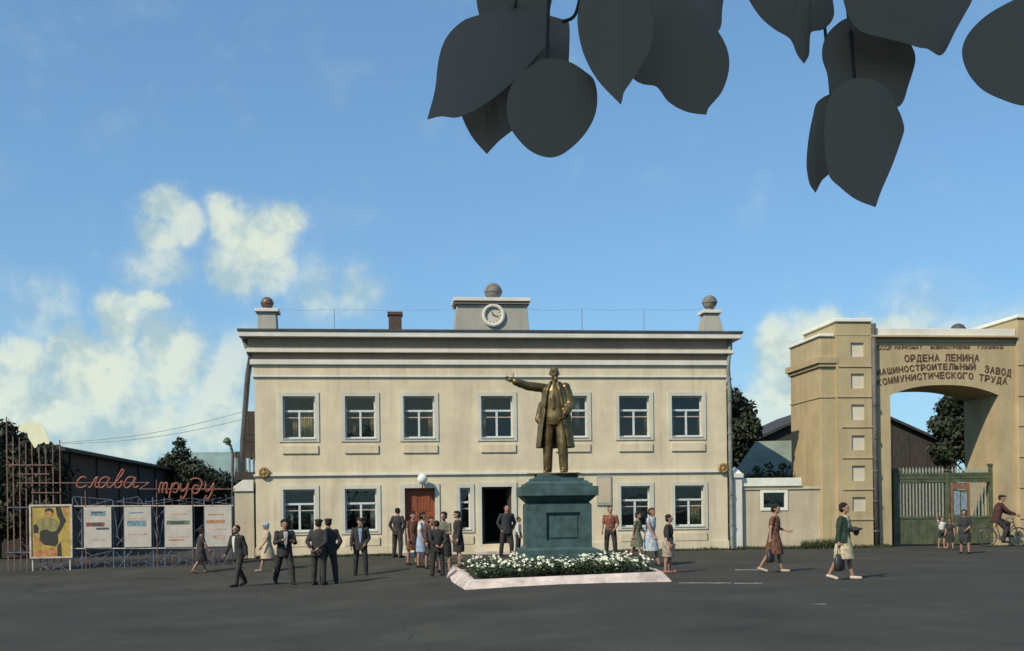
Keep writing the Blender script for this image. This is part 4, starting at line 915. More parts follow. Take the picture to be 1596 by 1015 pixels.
# ---------------------------------------------------------------- pedestal
PR = R(3.0)
PD = empty('statue_pedestal', PC, PR); tag(PD, 'dark teal stepped pedestal with a sunk panel standing in the flower bed', 'pedestal')
pw = lambda x0, x1: (x1-x0)/F*26.3/2
pz = lambda y: P(868, y, 27.2-.8).z
def slab(name, hw, y0, y1, m=M_ped, hw2=None):
    hw2 = hw2 if hw2 is not None else hw; za, zb_ = pz(y1), pz(y0); v = [(sx_*h, sy_*h, z) for z, h in ((za, hw), (zb_, hw2)) for sx_, sy_ in ((-1, -1), (1, -1), (1, 1), (-1, 1))]
    return MB().add(v, [(0, 3, 2, 1), (4, 5, 6, 7), (0, 1, 5, 4), (1, 2, 6, 5), (2, 3, 7, 6), (3, 0, 4, 7)]).build(name, m, PD, bevel=.012)
slab('plinth', pw(806, 930), 857, 905); slab('plinth_chamfer', pw(812, 924), 853, 857, hw2=pw(815, 919))
hw = pw(816, 918); zA, zB = pz(852.8), pz(786)
xs0, xs1 = -hw+pw(816, 918)*.58, hw-pw(816, 918)*.34
mb = MB(); wall_open(mb, -hw, hw, zA, zB, -hw, -hw+.07, [(-hw*.40, hw*.64, zA+.16, zB-.20)]); mb.build('panelled_face', M_ped, PD)
MB().box(-hw+.002, hw-.002, -hw+.071, hw, zA, zB).build('shaft', M_ped, PD)
MB().box(-hw*.40+.10, hw*.64-.06, -hw+.045, -hw+.07, zA+.22, zB-.30).build('raised_tablet', M_ped, PD, bevel=.01)
slab('neck', pw(816, 918)-.01, 783, 786, hw2=pw(820, 914)); slab('cornice', pw(819, 915), 773, 783, hw2=pw(809, 925)); slab('cornice_slab', pw(806, 928), 758, 773)
slab('step', pw(814, 920), 753, 758); slab('step', pw(818, 916), 749, 753, hw2=pw(822, 912)); slab('step', pw(826, 908), 744.5, 749); slab('statue_base', pw(834, 899), 738, 744.5)
ZPED = pz(738)

# ---------------------------------------------------------------- figures
TMP = bpy.data.scenes.new('tmp_scene')
def remesh(mb, name, vox, smooth=3, fac_=.5):
    me = bpy.data.meshes.new('t'); me.from_pydata([tuple(v) for v in mb.v], [], mb.f); me.update()
    bm = bmesh.new(); bm.from_mesh(me); bmesh.ops.recalc_face_normals(bm, faces=bm.faces); bm.to_mesh(me); bm.free()
    o = bpy.data.objects.new('t', me); TMP.collection.objects.link(o)
    r = o.modifiers.new('r', 'REMESH'); r.mode = 'VOXEL'; r.voxel_size = vox; r.use_smooth_shade = True
    if smooth: s = o.modifiers.new('s', 'SMOOTH'); s.iterations = smooth; s.factor = fac_
    TMP.view_layers[0].update(); dg = TMP.view_layers[0].depsgraph
    out = bpy.data.meshes.new_from_object(o.evaluated_get(dg)); out.name = name
    TMP.collection.objects.unlink(o); bpy.data.objects.remove(o); bpy.data.meshes.remove(me); return out
def ldir(th, al, side): th, al = R(th), R(al); return Vector((side*math.sin(al), -math.sin(th)*math.cos(al), -math.cos(th)*math.cos(al)))
def skeleton(pose, female):
    S = {}; sw = .155 if female else .178; hp = .092
    lean = Matrix.Translation((0, 0, .93)) @ Matrix.Rotation(R(pose.get('lean', 2)), 4, 'X') @ Matrix.Translation((0, 0, -.93)); S['lean'] = lean
    for side in (1, -1):
        th, kn, abd = pose['legs'][0 if side == 1 else 1]
        hip = Vector((side*hp, 0, .90)); kne = hip+ldir(th, abd, side)*.42; ank = kne+ldir(th-kn, abd*.4, side)*.405
        S['hip', side], S['knee', side], S['ank', side] = hip, kne, ank
        pit = max(0, kn-th-8)*.8; S['toe', side] = Vector((side*.035, -math.cos(R(pit)), -math.sin(R(pit)))).normalized()
        sh = lean @ Vector((side*sw, 0, 1.41)); arm = pose['arms'][0 if side == 1 else 1]
        if isinstance(arm[0], (int, float)): d1, d2 = ldir(arm[0], arm[1], side), ldir(arm[2], arm[3], side)
        else: d1, d2 = Vector(arm[0]).normalized(), Vector(arm[1]).normalized()
        el = sh+d1*.285; wr_ = el+d2*.25; S['sh', side], S['el', side], S['wr', side], S['hd', side] = sh, el, wr_, d2
    S['dz'] = -min(min(S['ank', s].z-.075, (S['ank', s]+S['toe', s]*.17).z-.035) for s in (1, -1))
    S['neck0'] = lean @ Vector((0, .01, 1.44)); S['neck1'] = lean @ Vector((0, -.005, 1.56)); S['head'] = lean @ Vector((0, -.015, 1.64))
    S['hrot'] = (Matrix.Rotation(R(pose.get('turn', 0)), 4, 'Z') @ Matrix.Rotation(R(pose.get('nod', 0)), 4, 'X')).to_3x3(); return S
def ring(S, z, hw, hd, yc=0.0, n=18, xc=0.0): return [S['lean'] @ Vector((xc+hw*math.cos(2*math.pi*k/n), yc+hd*math.sin(2*math.pi*k/n), z)) for k in range(n)]
def ring0(z, hw, hd, yc=0.0, xc=0.0, n=18): return [Vector((xc+hw*math.cos(2*math.pi*k/n), yc+hd*math.sin(2*math.pi*k/n), z)) for k in range(n)]
def hand(mb, S, side, open_=.35, thumb_up=False):
    w_, d = S['wr', side], S['hd', side].normalized(); sdv = Vector((0, -1, 0)); sdv = (sdv-d*sdv.dot(d)); sdv = sdv.normalized() if sdv.length > .1 else Vector((1, 0, 0))
    if thumb_up: sdv = (Vector((0, 0, 1))-d*d.z).normalized()
    pal = d.cross(sdv)*side; tip = w_+d*.085
    for i, (o_, l_) in enumerate(((-.030, .058), (-.010, .070), (.010, .074), (.030, .066))):
        b = tip+sdv*o_; m_ = b+(d*math.cos(open_)+pal*math.sin(open_)*.6).normalized()*l_*.55; e = m_+(d*math.cos(open_*2)+pal*math.sin(open_*2)).normalized()*l_*.5
        mb.capsule(b-d*.02, m_, .0095, .0085, 7); mb.capsule(m_, e, .0085, .007, 7)
    b = w_+d*.03+sdv*.03; m_ = b+(d*.55+sdv*.8).normalized()*.045; e = m_+(d*.8+sdv*.45+pal*.2).normalized()*.035
    if thumb_up: m_ = b+(d*.25+sdv).normalized()*.05; e = m_+(d*.1+sdv).normalized()*.045
    mb.capsule(b-sdv*.015, m_, .012, .010, 7); mb.capsule(m_, e, .010, .008, 7)
def body_mb(S, female, beard=False):
    mb = MB(); s_ = .94 if female else 1.0; h = S['head']; hr = S['hrot']
    mb.ell(h+hr @ Vector((0, .012, .022)), .076, .094, .090, hr); mb.ell(h+hr @ Vector((0, -.022, -.035)), .058, .066, .078, hr)
    mb.ell(h+hr @ Vector((0, -.068, -.088)), .026, .022, .022, hr)                      # chin
    mb.capsule(h+hr @ Vector((0, -.080, .012)), h+hr @ Vector((0, -.108, -.022)), .010, .015, 8)   # nose
    mb.capsule(h+hr @ Vector((-.045, -.078, .022)), h+hr @ Vector((.045, -.078, .022)), .012, .012, 8)  # brow
    for s in (1, -1): mb.ell(h+hr @ Vector((s*.078, .012, -.008)), .010, .020, .032, hr, 8, 6)
    if beard: mb.ell(h+hr @ Vector((0, -.082, -.112)), .030, .028, .045, hr); mb.capsule(h+hr @ Vector((-.03, -.092, -.050)), h+hr @ Vector((.03, -.092, -.050)), .012, .012, 8)
    mb.capsule(S['neck0'], S['neck1'], .058*s_, .052*s_)
    T = [(.82, .14, .10), (.93, .165, .115), (1.06, .135, .098), (1.22, .155*s_, .112), (1.36, .165*s_, .108), (1.43, .12*s_, .08), (1.48, .06, .06)]
    mb.loft([ring(S, z, a, b) for z, a, b in T])
    for s in (1, -1):
        mb.capsule(S['hip', s], S['knee', s], .082*s_, .055*s_); mb.capsule(S['knee', s], S['knee', s].lerp(S['ank', s], .35)+Vector((0, .012, 0)), .052*s_, .055*s_); mb.capsule(S['knee', s].lerp(S['ank', s], .35)+Vector((0, .012, 0)), S['ank', s], .055*s_, .036*s_)
        a = S['ank', s]; t = S['toe', s]; mb.capsule(a+Vector((0, .025, -.04)), a+t*.15+Vector((0, 0, -.045)), .036, .030)
        mb.capsule(S['sh', s], S['el', s], .052*s_, .040*s_); mb.capsule(S['el', s], S['wr', s], .041*s_, .028*s_); mb.ell(S['sh', s], .062*s_, .06*s_, .06*s_)
        mb.capsule(S['wr', s], S['wr', s]+S['hd', s]*.075, .028, .034)
    return mb
SKIN = mat('skin', (.37, .205, .14), .65, .12, 12); EYE_M = mat('eye_dark', (.03, .025, .02), .3, .1); LIP = mat('lip', (.30, .10, .08), .6, .1)
def add_geo(me, mb):
    bm = bmesh.new(); bm.from_mesh(me); t = bpy.data.meshes.new('x'); t.from_pydata([tuple(v) for v in mb.v], [], mb.f); bm.from_mesh(t); bmesh.ops.recalc_face_normals(bm, faces=bm.faces); bm.to_mesh(me); bm.free(); bpy.data.meshes.remove(t)
    me.polygons.foreach_set('use_smooth', [True]*len(me.polygons))
def finish(me, name, m, root, S, k, wob=0.0, seed=0):
    n = len(me.vertices); co_ = np.empty(n*3); me.vertices.foreach_get('co', co_); co_ = co_.reshape(-1, 3)
    if wob:
        no = np.empty(n*3); me.vertices.foreach_get('normal', no); no = no.reshape(-1, 3)
        wv = np.array([noise.noise((p[0]*7+seed, p[1]*7, p[2]*5))*.65+noise.noise((p[0]*16, p[1]*16+seed, p[2]*9))*.35 for p in co_]); co_ = co_+no*(wv*wob)[:, None]
    co_ = co_+np.array([0, 0, S['dz']]); co_ = co_*k; me.vertices.foreach_set('co', co_.ravel()); me.update()
    me.materials.clear()
    for x in (m if isinstance(m, list) else [m]): me.materials.append(x)
    o = bpy.data.objects.new(name, me); C.objects.link(o); o.parent = root; return o
CLOTH = {}
def cloth(col, name=None, scale=6, var=.25, col2=None):
    key = name or 'cloth_%d_%d_%d' % tuple(int(c*1000) for c in col)
    return mat(key, col, .92, var, scale, .15, 90, spec=.15, col2=col2)
def person(label, px, foot, head, face, female=False, pose=None, top=None, top_m=None, bottom=None, bot_m=None, hair='short', hair_c=(.035, .028, .022), hat=None, hat_m=None, shirt=None, shoe=(.03, .028, .025), skin=SKIN, hmax=None, loc=None, seat=None, group=None, sleeves=None):
    base = gp(px, foot) if loc is None else Vector(loc); dd_ = base.y
    a = P(px, head, dd_); H = a.z-base.z
    if hmax: H = hmax
    root = empty('person', base, R(face)); tag(root, label, 'person', group or 'people on the square'); root.scale = (1.10, 1.10, 1.0)
    pose = pose or STAND; S = skeleton(pose, female); k = H/(1.745+S['dz']+(.02 if hat else 0)); sd = int(px)
    me = remesh(body_mb(S, female), 'body', .0125, 2)
    # face colouring
    h = S['head']; hr = S['hrot']; marks = [(h+hr @ Vector((s*.031, -.088, .0)), .014, 1) for s in (1, -1)]+[(h+hr @ Vector((s*.012, -.092, -.058)), .013, 2) for s in (1, -1)]
    mi = np.zeros(len(me.polygons), dtype=np.int32); cc = np.empty(len(me.polygons)*3); me.polygons.foreach_get('center', cc); cc = cc.reshape(-1, 3)
    for q, r_, s_ in marks: mi[np.linalg.norm(cc-np.array(q), axis=1) < r_] = s_
    nb_ = len(mi); fing = MB(); hand(fing, S, 1); hand(fing, S, -1); add_geo(me, fing); mi = np.concatenate([mi, np.zeros(len(me.polygons)-nb_, dtype=np.int32)])
    o = finish(me, 'body', [skin, EYE_M, LIP], root, S, k); o.data.polygons.foreach_set('material_index', mi)
    V = .015
    fs_ = .93 if female else 1.0
    knees = [S['knee', 1], S['knee', -1]]; yc = (knees[0].y+knees[1].y)/2; ex = abs(knees[0].y-knees[1].y)/2
    skirt_r = [ring0(1.07, .150*fs_, .112), ring0(.93, .195*fs_, .140), ring0(.72, .200, .150+ex*.5, yc*.5), ring0(.48, .205, .148+ex*.8, yc)]
    bod = [(1.05, .150, .112), (1.22, .172, .130 if not female else .138), (1.37, .178, .120), (1.44, .130, .09), (1.475, .075, .07)]
    def arms(mb, frac, r0, r1, r2):
        for s in (1, -1):
            mb.ell(S['sh', s], r0*1.12, r0*1.08, r0*1.05)
            if frac <= 1: mb.capsule(S['sh', s], S['sh', s].lerp(S['el', s], frac), r0, r1)
            else: mb.capsule(S['sh', s], S['el', s], r0, r1); mb.capsule(S['el', s], S['el', s].lerp(S['wr', s], frac-1), r1, r2)
    if top == 'jacket':
        mb = MB(); mb.loft([ring(S, z, a, b) for z, a, b in ((.77, .200, .140), (.92, .195, .140), (1.08, .175, .128), (1.25, .192, .136), (1.38, .196, .126), (1.445, .138, .096), (1.49, .074, .072))]); arms(mb, 1.9, .066, .056, .046)
        finish(remesh(mb, 'jacket', V), 'jacket', top_m, root, S, k, .016, sd)
        if shirt:
            mb = MB(); vs = []; fs = []
            for i, (z, a, b, ha) in enumerate(((1.00, .182, .140, 4), (1.12, .185, .141, 8), (1.25, .196, .1445, 11), (1.38, .200, .134, 14), (1.45, .142, .104, 20))):
                for j in range(5): an = R(-90+ha*(j-2)/2); p = S['lean'] @ Vector((a*math.cos(an), b*math.sin(an), z)); vs += [p]
            for i in range(4):
                for j in range(4): fs.append((i*5+j, i*5+j+1, (i+1)*5+j+1, (i+1)*5+j))
            me2 = MB().add(vs, fs).mesh('shirt_front'); o = finish(me2, 'shirt_front', shirt, root, S, k); o.modifiers.new('t', 'SOLIDIFY').thickness = .008
    elif top in ('shirt', 'blouse'):
        mb = MB(); mb.loft([ring(S, z, a*fs_, b) for z, a, b in [(.94, .180, .130)]+bod]); arms(mb, sleeves or (1.9 if top == 'shirt' else .7), .060*fs_, .054*fs_, .042)
        finish(remesh(mb, 'shirt', V), top, top_m, root, S, k, .008, sd)
    elif top == 'dress':
        mb = MB(); mb.loft([ring(S, z, a*fs_, b) for z, a, b in bod]); mb.loft(list(reversed(skirt_r))); arms(mb, sleeves or .6, .060*fs_, .056*fs_, .045)
        finish(remesh(mb, 'dress', V), 'dress', top_m, root, S, k, .009, sd)
    elif top == 'cardigan':
        mb = MB(); mb.loft([ring(S, z, a*fs_, b) for z, a, b in bod]); mb.loft(list(reversed(skirt_r))); finish(remesh(mb, 'dress', V), 'dress', bot_m, root, S, k, .009, sd)
        mb = MB(); an0 = 35; vs = []; fs = []; Zr = [(.84, .225, .165), (.95, .215, .155), (1.08, .185, .135), (1.25, .195, .150), (1.38, .196, .135), (1.445, .140, .10)]
        for z, a, b in Zr:
            for t_ in (0, -.022):
                for j in range(21): an = R(-90+an0+(360-2*an0)*j/20); vs.append(S['lean'] @ Vector(((a+t_)*fs_*math.cos(an), (b+t_)*math.sin(an), z)))
        m_ = 21; q = 42
        for i in range(len(Zr)-1):
            for j in range(20): fs += [(i*q+j, i*q+j+1, (i+1)*q+j+1, (i+1)*q+j), (i*q+m_+j, (i+1)*q+m_+j, (i+1)*q+m_+j+1, i*q+m_+j+1)]
            for j in (0, 20): fs.append((i*q+j, (i+1)*q+j, (i+1)*q+m_+j, i*q+m_+j))
        for i in (0, len(Zr)-1):
            for j in range(20): fs.append((i*q+j, i*q+m_+j, i*q+m_+j+1, i*q+j+1))
        mb.add(vs, fs); arms(mb, 1.9, .062, .054, .044); finish(remesh(mb, 'cardigan', .013), 'cardigan', top_m, root, S, k, .008, sd)
    if bottom in ('trousers', 'shorts'):
        mb = MB(); mb.loft([ring(S, z, a, b) for z, a, b in ((.80, .165, .115), (.93, .182, .128), (1.06, .158, .115))])
        for s in (1, -1):
            if bottom == 'shorts': mb.capsule(S['hip', s], S['hip', s].lerp(S['knee', s], .62), .098, .084)
            else: mb.capsule(S['hip', s], S['knee', s], .098, .078); mb.capsule(S['knee', s], S['ank', s]+Vector((0, .006, .01)), .078, .062)
        finish(remesh(mb, bottom, V), bottom, bot_m, root, S, k, .010, sd+3)
    elif bottom == 'skirt':
        finish(remesh(MB().loft(list(reversed(skirt_r))), 'skirt', V), 'skirt', bot_m, root, S, k, .010, sd+3)
    sm_ = cloth(shoe)
    for s in (1, -1):
        a = S['ank', s]; t = S['toe', s]; mb = MB(); mb.capsule(a+Vector((0, .028, -.036)), a+t*.165+Vector((0, 0, -.043)), .043, .036)
        me2 = mb.mesh('shoe'); me2.polygons.foreach_set('use_smooth', [True]*len(me2.polygons)); finish(me2, 'shoe', sm_, root, S, k)
    hm = mat('hair_%d' % int(hair_c[0]*1000), hair_c, .85, .3, 30, spec=.1)
    mb = MB()
    if hair != 'none':
        mb.ell(h+hr @ Vector((0, .026, .034)), .083, .092, .090, hr)
        if hair == 'bob': mb.ell(h+hr @ Vector((0, .045, -.025)), .092, .075, .095, hr); mb.ell(h+hr @ Vector((0, -.01, .075)), .075, .075, .05, hr)
        elif hair == 'bun': mb.ell(h+hr @ Vector((0, .09, .04)), .05, .05, .05, hr); mb.ell(h+hr @ Vector((0, .02, .06)), .085, .085, .07, hr)
        elif hair == 'full': mb.ell(h+hr @ Vector((0, .03, .055)), .098, .095, .085, hr); mb.ell(h+hr @ Vector((0, .05, -.02)), .09, .07, .08, hr)
        else: mb.ell(h+hr @ Vector((0, .040, -.01)), .080, .070, .075, hr)
        finish(remesh(mb, 'hair', .010, 1), 'hair', hm, root, S, k, .006, sd)
    if hat == 'cap':
        mb = MB(); mb.ell(h+hr @ Vector((0, .006, .088)), .105, .115, .040, hr); mb.ell(h+hr @ Vector((0, .01, .065)), .090, .102, .045, hr); mb.ell(h+hr @ Vector((0, -.095, .058)), .070, .055, .010, hr)
        finish(remesh(mb, 'cap', .009, 1), 'cap', hat_m, root, S, k)
    elif hat == 'scarf':
        mb = MB(); mb.ell(h+hr @ Vector((0, .022, .034)), .092, .100, .098, hr); mb.ell(h+hr @ Vector((0, .05, -.05)), .075, .065, .08, hr); finish(remesh(mb, 'headscarf', .010, 1), 'headscarf', hat_m, root, S, k)
    return root, S, k
def hand_world(rt, side):
    root, S, k = rt; v = (S['wr', side]+S['hd', side]*.11+Vector((0, 0, S['dz'])))*k; v.x *= 1.10; v.y *= 1.10
    return Matrix.Translation(root.location) @ Matrix.Rotation(root.rotation_euler[2], 4, 'Z') @ v
STAND = {'legs': [(2, 4, 4), (-3, 2, 4)], 'arms': [(4, 9, 12, 4), (2, 9, 14, 4)]}
STAND2 = {'legs': [(6, 8, 6), (-4, 0, 5)], 'arms': [(-6, 14, 40, -25), (8, 10, 20, 4)], 'turn': 15}
BEHIND = {'legs': [(3, 2, 5), (-2, 2, 5)], 'arms': [(-25, 14, -35, -35), (-25, 14, -35, -35)], 'nod': 6}
FOLD = {'legs': [(3, 4, 6), (-3, 2, 5)], 'arms': [(12, 12, 95, -50), (15, 12, 90, -48)]}
HOLD = {'legs': [(16, 4, 6), (-18, 10, 6)], 'arms': [(10, 16, 100, -30), (14, 14, 110, -30)], 'nod': 10}
WALK = {'legs': [(16, 5, 2), (-14, 16, 2)], 'arms': [(-18, 8, -4, 2), (18, 8, 32, 0)], 'lean': 4}
WALK2 = {'legs': [(-15, 18, 2), (17, 5, 2)], 'arms': [(16, 8, 34, 0), (-14, 8, -2, 2)], 'lean': 4}
POCK = {'legs': [(4, 4, 7), (-4, 3, 7)], 'arms': [(-8, 22, 14, -22), (-8, 22, 14, -22)]}
dk = cloth((.048, .046, .044)); dk2 = cloth((.056, .052, .048)); dk3 = cloth((.045, .048, .052)); wh = cloth((.66, .64, .58)); bl = cloth((.30, .40, .56)); pale = cloth((.50, .57, .62), 'pale_blue_print', 22, .35)
brown = cloth((.20, .10, .065), 'brown_print', 20, .5); rust = cloth((.27, .11, .07), 'rust_shirt', 14, .35); olive = cloth((.17, .18, .12), 'olive_print', 24, .6, (.05, .06, .045)); green = cloth((.035, .062, .045)); cream = cloth((.60, .52, .34), 'cream_print', 18, .3); skirtp = cloth((.42, .34, .27), 'patterned_skirt', 20, .6, (.16, .10, .08)); beige = cloth((.52, .42, .29))
PEOPLE = {}
# in front of the display boards and the left half of the facade
person('small girl in a dark dress in front of the third and fourth white boards', 313, 893, 824, 120, True, WALK, 'dress', dk2, hair='full', shoe=(.3, .12, .09))
person('man in dark suit and pale open shirt walking at the left end of the building', 372, 914, 819, -35, False, WALK, 'jacket', dk, 'trousers', dk2, hair='short', shirt=wh)
person('woman in beige dress and pale blue headscarf walking behind a man', 418, 891, 814, -60, True, WALK2, 'dress', beige, hair='none', hat='scarf', hat_m=bl, shoe=(.5, .42, .36))
person('man in dark suit with legs apart looking down at his raised hands', 444, 911, 811, 25, False, HOLD, 'jacket', dk, 'trousers', dk, hair='full', shirt=wh)
person('man in flat cap and dark suit, left of two seen from behind', 497, 912, 809, 165, False, BEHIND, 'jacket', dk, 'trousers', dk2, hat='cap', hat_m=dk2)
person('man in flat cap and dark suit, right of two seen from behind', 513, 910, 808, 195, False, POCK, 'jacket', dk2, 'trousers', dk, hat='cap', hat_m=dk)
person('man in dark suit, cap and light blue shirt facing us below the second window', 562, 897, 807, 8, False, STAND2, 'jacket', dk, 'trousers', dk, hat='cap', hat_m=dk, shirt=bl)
person('man in black shirt standing left of the brown door', 620, 869, 792, 150, False, POCK, 'shirt', dk, 'trousers', dk2)
person('woman in rust brown dress in front of the brown door', 643, 880, 799, 40, True, STAND, 'dress', brown, hair='bob')
person('woman in pale blouse and blue skirt in front of the brown door', 658, 884, 799, 70, True, STAND2, 'blouse', wh, 'skirt', bl, hair='bob')
person('man in dark suit with his back to us left of the flower bed', 682, 898, 812, 200, False, BEHIND, 'jacket', dk, 'trousers', dk, shirt=None)
person('woman in speckled olive blouse and dark skirt left of the flower bed', 693, 892, 799, -20, True, FOLD, 'blouse', olive, 'skirt', dk, hair='full')
person('woman in dark brown jacket and skirt squeezed in beside the woman in the blue skirt', 672, 886, 806, 30, True, STAND2, 'jacket', cloth((.10, .055, .045)), 'skirt', dk, hair='bob', shirt=beige)
person('woman in black dress by the narrow window left of the flower bed', 715, 884, 797, -70, True, STAND, 'dress', dk, hair='bob', shoe=(.4, .22, .17), sleeves=1.8)
person('man in dark clothes standing in the open doorway', 790, 867, 788, 20, False, POCK, 'jacket', dk3, 'trousers', dk)
person('boy in white shirt and dark trousers beside the pedestal', 808, 864, 806, 80, False, STAND, 'shirt', wh, 'trousers', dk3)
# right of the pedestal
person('man in rust brown shirt and dark trousers right of the pedestal', 952, 868, 790, -10, False, STAND2, 'shirt', rust, 'trousers', dk, sleeves=.8)
person('woman in dark olive dress walking behind a woman in pale blue', 993, 872, 799, 60, True, WALK2, 'dress', olive, hair='full')
person('woman in pale blue sleeveless dress walking right of the pedestal', 1014, 883, 792, 50, True, WALK, 'dress', pale, hair='bob', hair_c=(.12, .07, .04), sleeves=.3)
person('woman in black top and patterned light skirt at the right end of the flower bed', 1042, 893, 803, 70, True, STAND, 'blouse', dk, 'skirt', skirtp, hair='full', shoe=(.35, .16, .12), sleeves=1.6)
w1 = person('woman in brown print dress walking with a dark bag along the low wall', 1207, 892, 787, 62, True, {'legs': [(12, 4, 2), (-11, 22, 2)], 'arms': [(10, 10, 75, -25), (-10, 8, -2, 2)], 'lean': 3}, 'dress', brown, hair='full', shoe=(.42, .36, .28))
w2 = person('woman in dark green cardigan over a light dress walking below the gateway tower', 1315, 903, 785, 55, True, {'legs': [(12, 3, 2), (-9, 20, 2)], 'arms': [(14, 12, 95, -40), (-10, 8, 2, 2)], 'lean': 2}, 'cardigan', green, None, cream, hair='full', shoe=(.55, .47, .40))
person('small child in white shirt and dark shorts raising an arm by the gate', 1468, 855, 806, 20, False, {'legs': [(4, 4, 4), (-4, 4, 4)], 'arms': [(4, 8, 10, 4), ((-.5, -.2, .75), (-.1, -.1, 1))]}, 'blouse', wh, 'shorts', dk, shoe=(.3, .2, .15))
person('child in dark dress next to the child in white shirt', 1481, 857, 808, -30, True, STAND, 'dress', dk, hair='bob')
person('woman in dark dress facing the gate with a pale collar', 1504, 863, 795, -40, True, STAND2, 'dress', dk3, hair='full', sleeves=1.2)

# carried bags
def bag(at, label, w_, h_, d_, rz):
    root = empty('handbag', (at.x, at.y, at.z-h_-.16), R(rz)); tag(root, label, 'bag', 'carried bags')
    rings = [[Vector((sx_*w_/2*f, sy_*d_/2*g, z)) for sx_, sy_ in ((-1, -.6), (-.7, -1), (.7, -1), (1, -.6), (1, .6), (.7, 1), (-.7, 1), (-1, .6))] for z, f, g in ((0, .88, .8), (.03, 1, 1), (h_*.6, .98, .9), (h_, .8, .35))]
    MB().loft(rings).build('bag_body', mat('black_leather', (.035, .034, .034), .5, .3, 9), root, smooth=True)
    MB().tube(spline([(-w_*.28, 0, h_-.01), (-w_*.2, 0, h_+.12), (0, 0, h_+.17), (w_*.2, 0, h_+.12), (w_*.28, 0, h_-.01)]), .010, 6).build('handle', M_black, root, smooth=True)
bag(hand_world(w1, -1), 'dark round handbag carried by the woman in brown print dress', .36, .30, .14, 62)
bag(hand_world(w2, -1), 'large dark shopping bag carried by the woman in green cardigan', .38, .36, .16, 55)
hw2 = hand_world(w2, 1); bd = empty('bundle', hw2-Vector((.10, -.02, .03))); tag(bd, 'dark bundle held at the chest by the woman in green cardigan', 'bundle')
me = remesh(MB().ell((0, 0, .02), .10, .12, .065).ell((.03, .03, -.03), .06, .09, .085).ell((-.05, .01, .04), .07, .09, .05), 'bundle', .015); me.materials.append(dk); o = bpy.data.objects.new('wrapped_cloth', me); C.objects.link(o); o.parent = bd

# bicycle and rider
bb = gp(1563, 852); BRZ = R(-8)
BK = empty('bicycle', bb, BRZ); tag(BK, 'black bicycle ridden past the right pier of the gateway', 'bicycle')
def wheel(x):
    wv = []; n = 24
    t = MB(); rr = .33
    o = MB().tube([(x+rr*math.cos(6.2832*k/n), 0, rr+.02+rr*math.sin(6.2832*k/n)) for k in range(n+1)], .02, 7).build('wheel', M_black, BK, smooth=True)
    MB().tube([(x+.305*math.cos(6.2832*k/n), 0, rr+.02+.305*math.sin(6.2832*k/n)) for k in range(n+1)], .011, 6).build('rim', M_steel, o, smooth=True)
    MB().tube([(x, -.05, rr+.02), (x, .05, rr+.02)], .022, 8).build('hub', M_steel, o)
    sp = MB()
    for k in range(16): sp.tube([(x, .02*(-1)**k, rr+.02), (x+.3*math.cos(6.2832*k/16), 0, rr+.02+.3*math.sin(6.2832*k/16))], .0025, 4)
    sp.build('spokes', M_steel, o)
wheel(.54); wheel(-.54)
bbk = (-.08, 0, .30); seat = (-.24, 0, .86); hd_t, hd_b = (.36, 0, .92), (.40, 0, .76); rear = (-.54, 0, .35); frt = (.54, 0, .35)
MB().tube([bbk, (-.22, 0, .80)], .016).tube([(-.22, 0, .78), (.37, 0, .88)], .016).tube([bbk, hd_b], .017).tube([hd_b, hd_t], .019).tube([bbk, rear], .011).tube([(-.21, 0, .76), rear], .010).build('frame', M_black, BK, smooth=True)
MB().tube([hd_b, (.46, .05, .66), (.54, .05, .35)], .012).tube([hd_b, (.46, -.05, .66), (.54, -.05, .35)], .012).build('fork', M_black, BK, smooth=True)
MB().tube(spline([(.18, -.26, .98), (.30, -.26, 1.02), (.36, -.14, 1.02), (.35, 0, .98), (.36, .14, 1.02), (.30, .26, 1.02), (.18, .26, .98)]), .012).tube([hd_t, (.35, 0, .98)], .014).build('handlebar', M_steel, BK, smooth=True)
MB().ell((-.25, 0, .90), .14, .075, .035).build('saddle', M_black, BK, smooth=True); MB().tube([(-.22, 0, .8), (-.245, 0, .88)], .013).build('seat_post', M_steel, BK)
MB().lathe((-.08, -.035, .30), [(.09, -.004), (.09, .004), (.001, .004)], 18, 'Y').build('chainring', M_steel, BK)
for s in (1, -1): MB().tube([(-.08, s*.06, .30), (-.08+s*.12, s*.06, .30-s*.11), (-.08+s*.12, s*.14, .30-s*.11)], .011).build('crank', M_steel, BK)
# rider sits on the saddle, body local forward (-y) turned to the bicycle's +x
rp_ = {'legs': [(70, 72, 5), (38, 50, 5)], 'arms': [(38, 14, 62, 2), (38, 14, 62, 2)], 'lean': 14, 'turn': -25}
rr_ = person('man in dark reddish jacket riding the bicycle past the gateway pier', 1566, 851, 793, 0, False, rp_, 'jacket', cloth((.085, .040, .038)), 'trousers', dk, hat='cap', hat_m=dk, hmax=1.75, loc=(0, 0, 0))
rk = rr_[2]; Sk = rr_[1]; hipz = (.90+Sk['dz'])*rk
Mb = Matrix.Translation(bb) @ Matrix.Rotation(BRZ, 4, 'Z'); pos = Mb @ Vector((-.22, 0, .985-hipz)); rr_[0].location = pos; rr_[0].rotation_euler = (0, 0, BRZ+R(90))

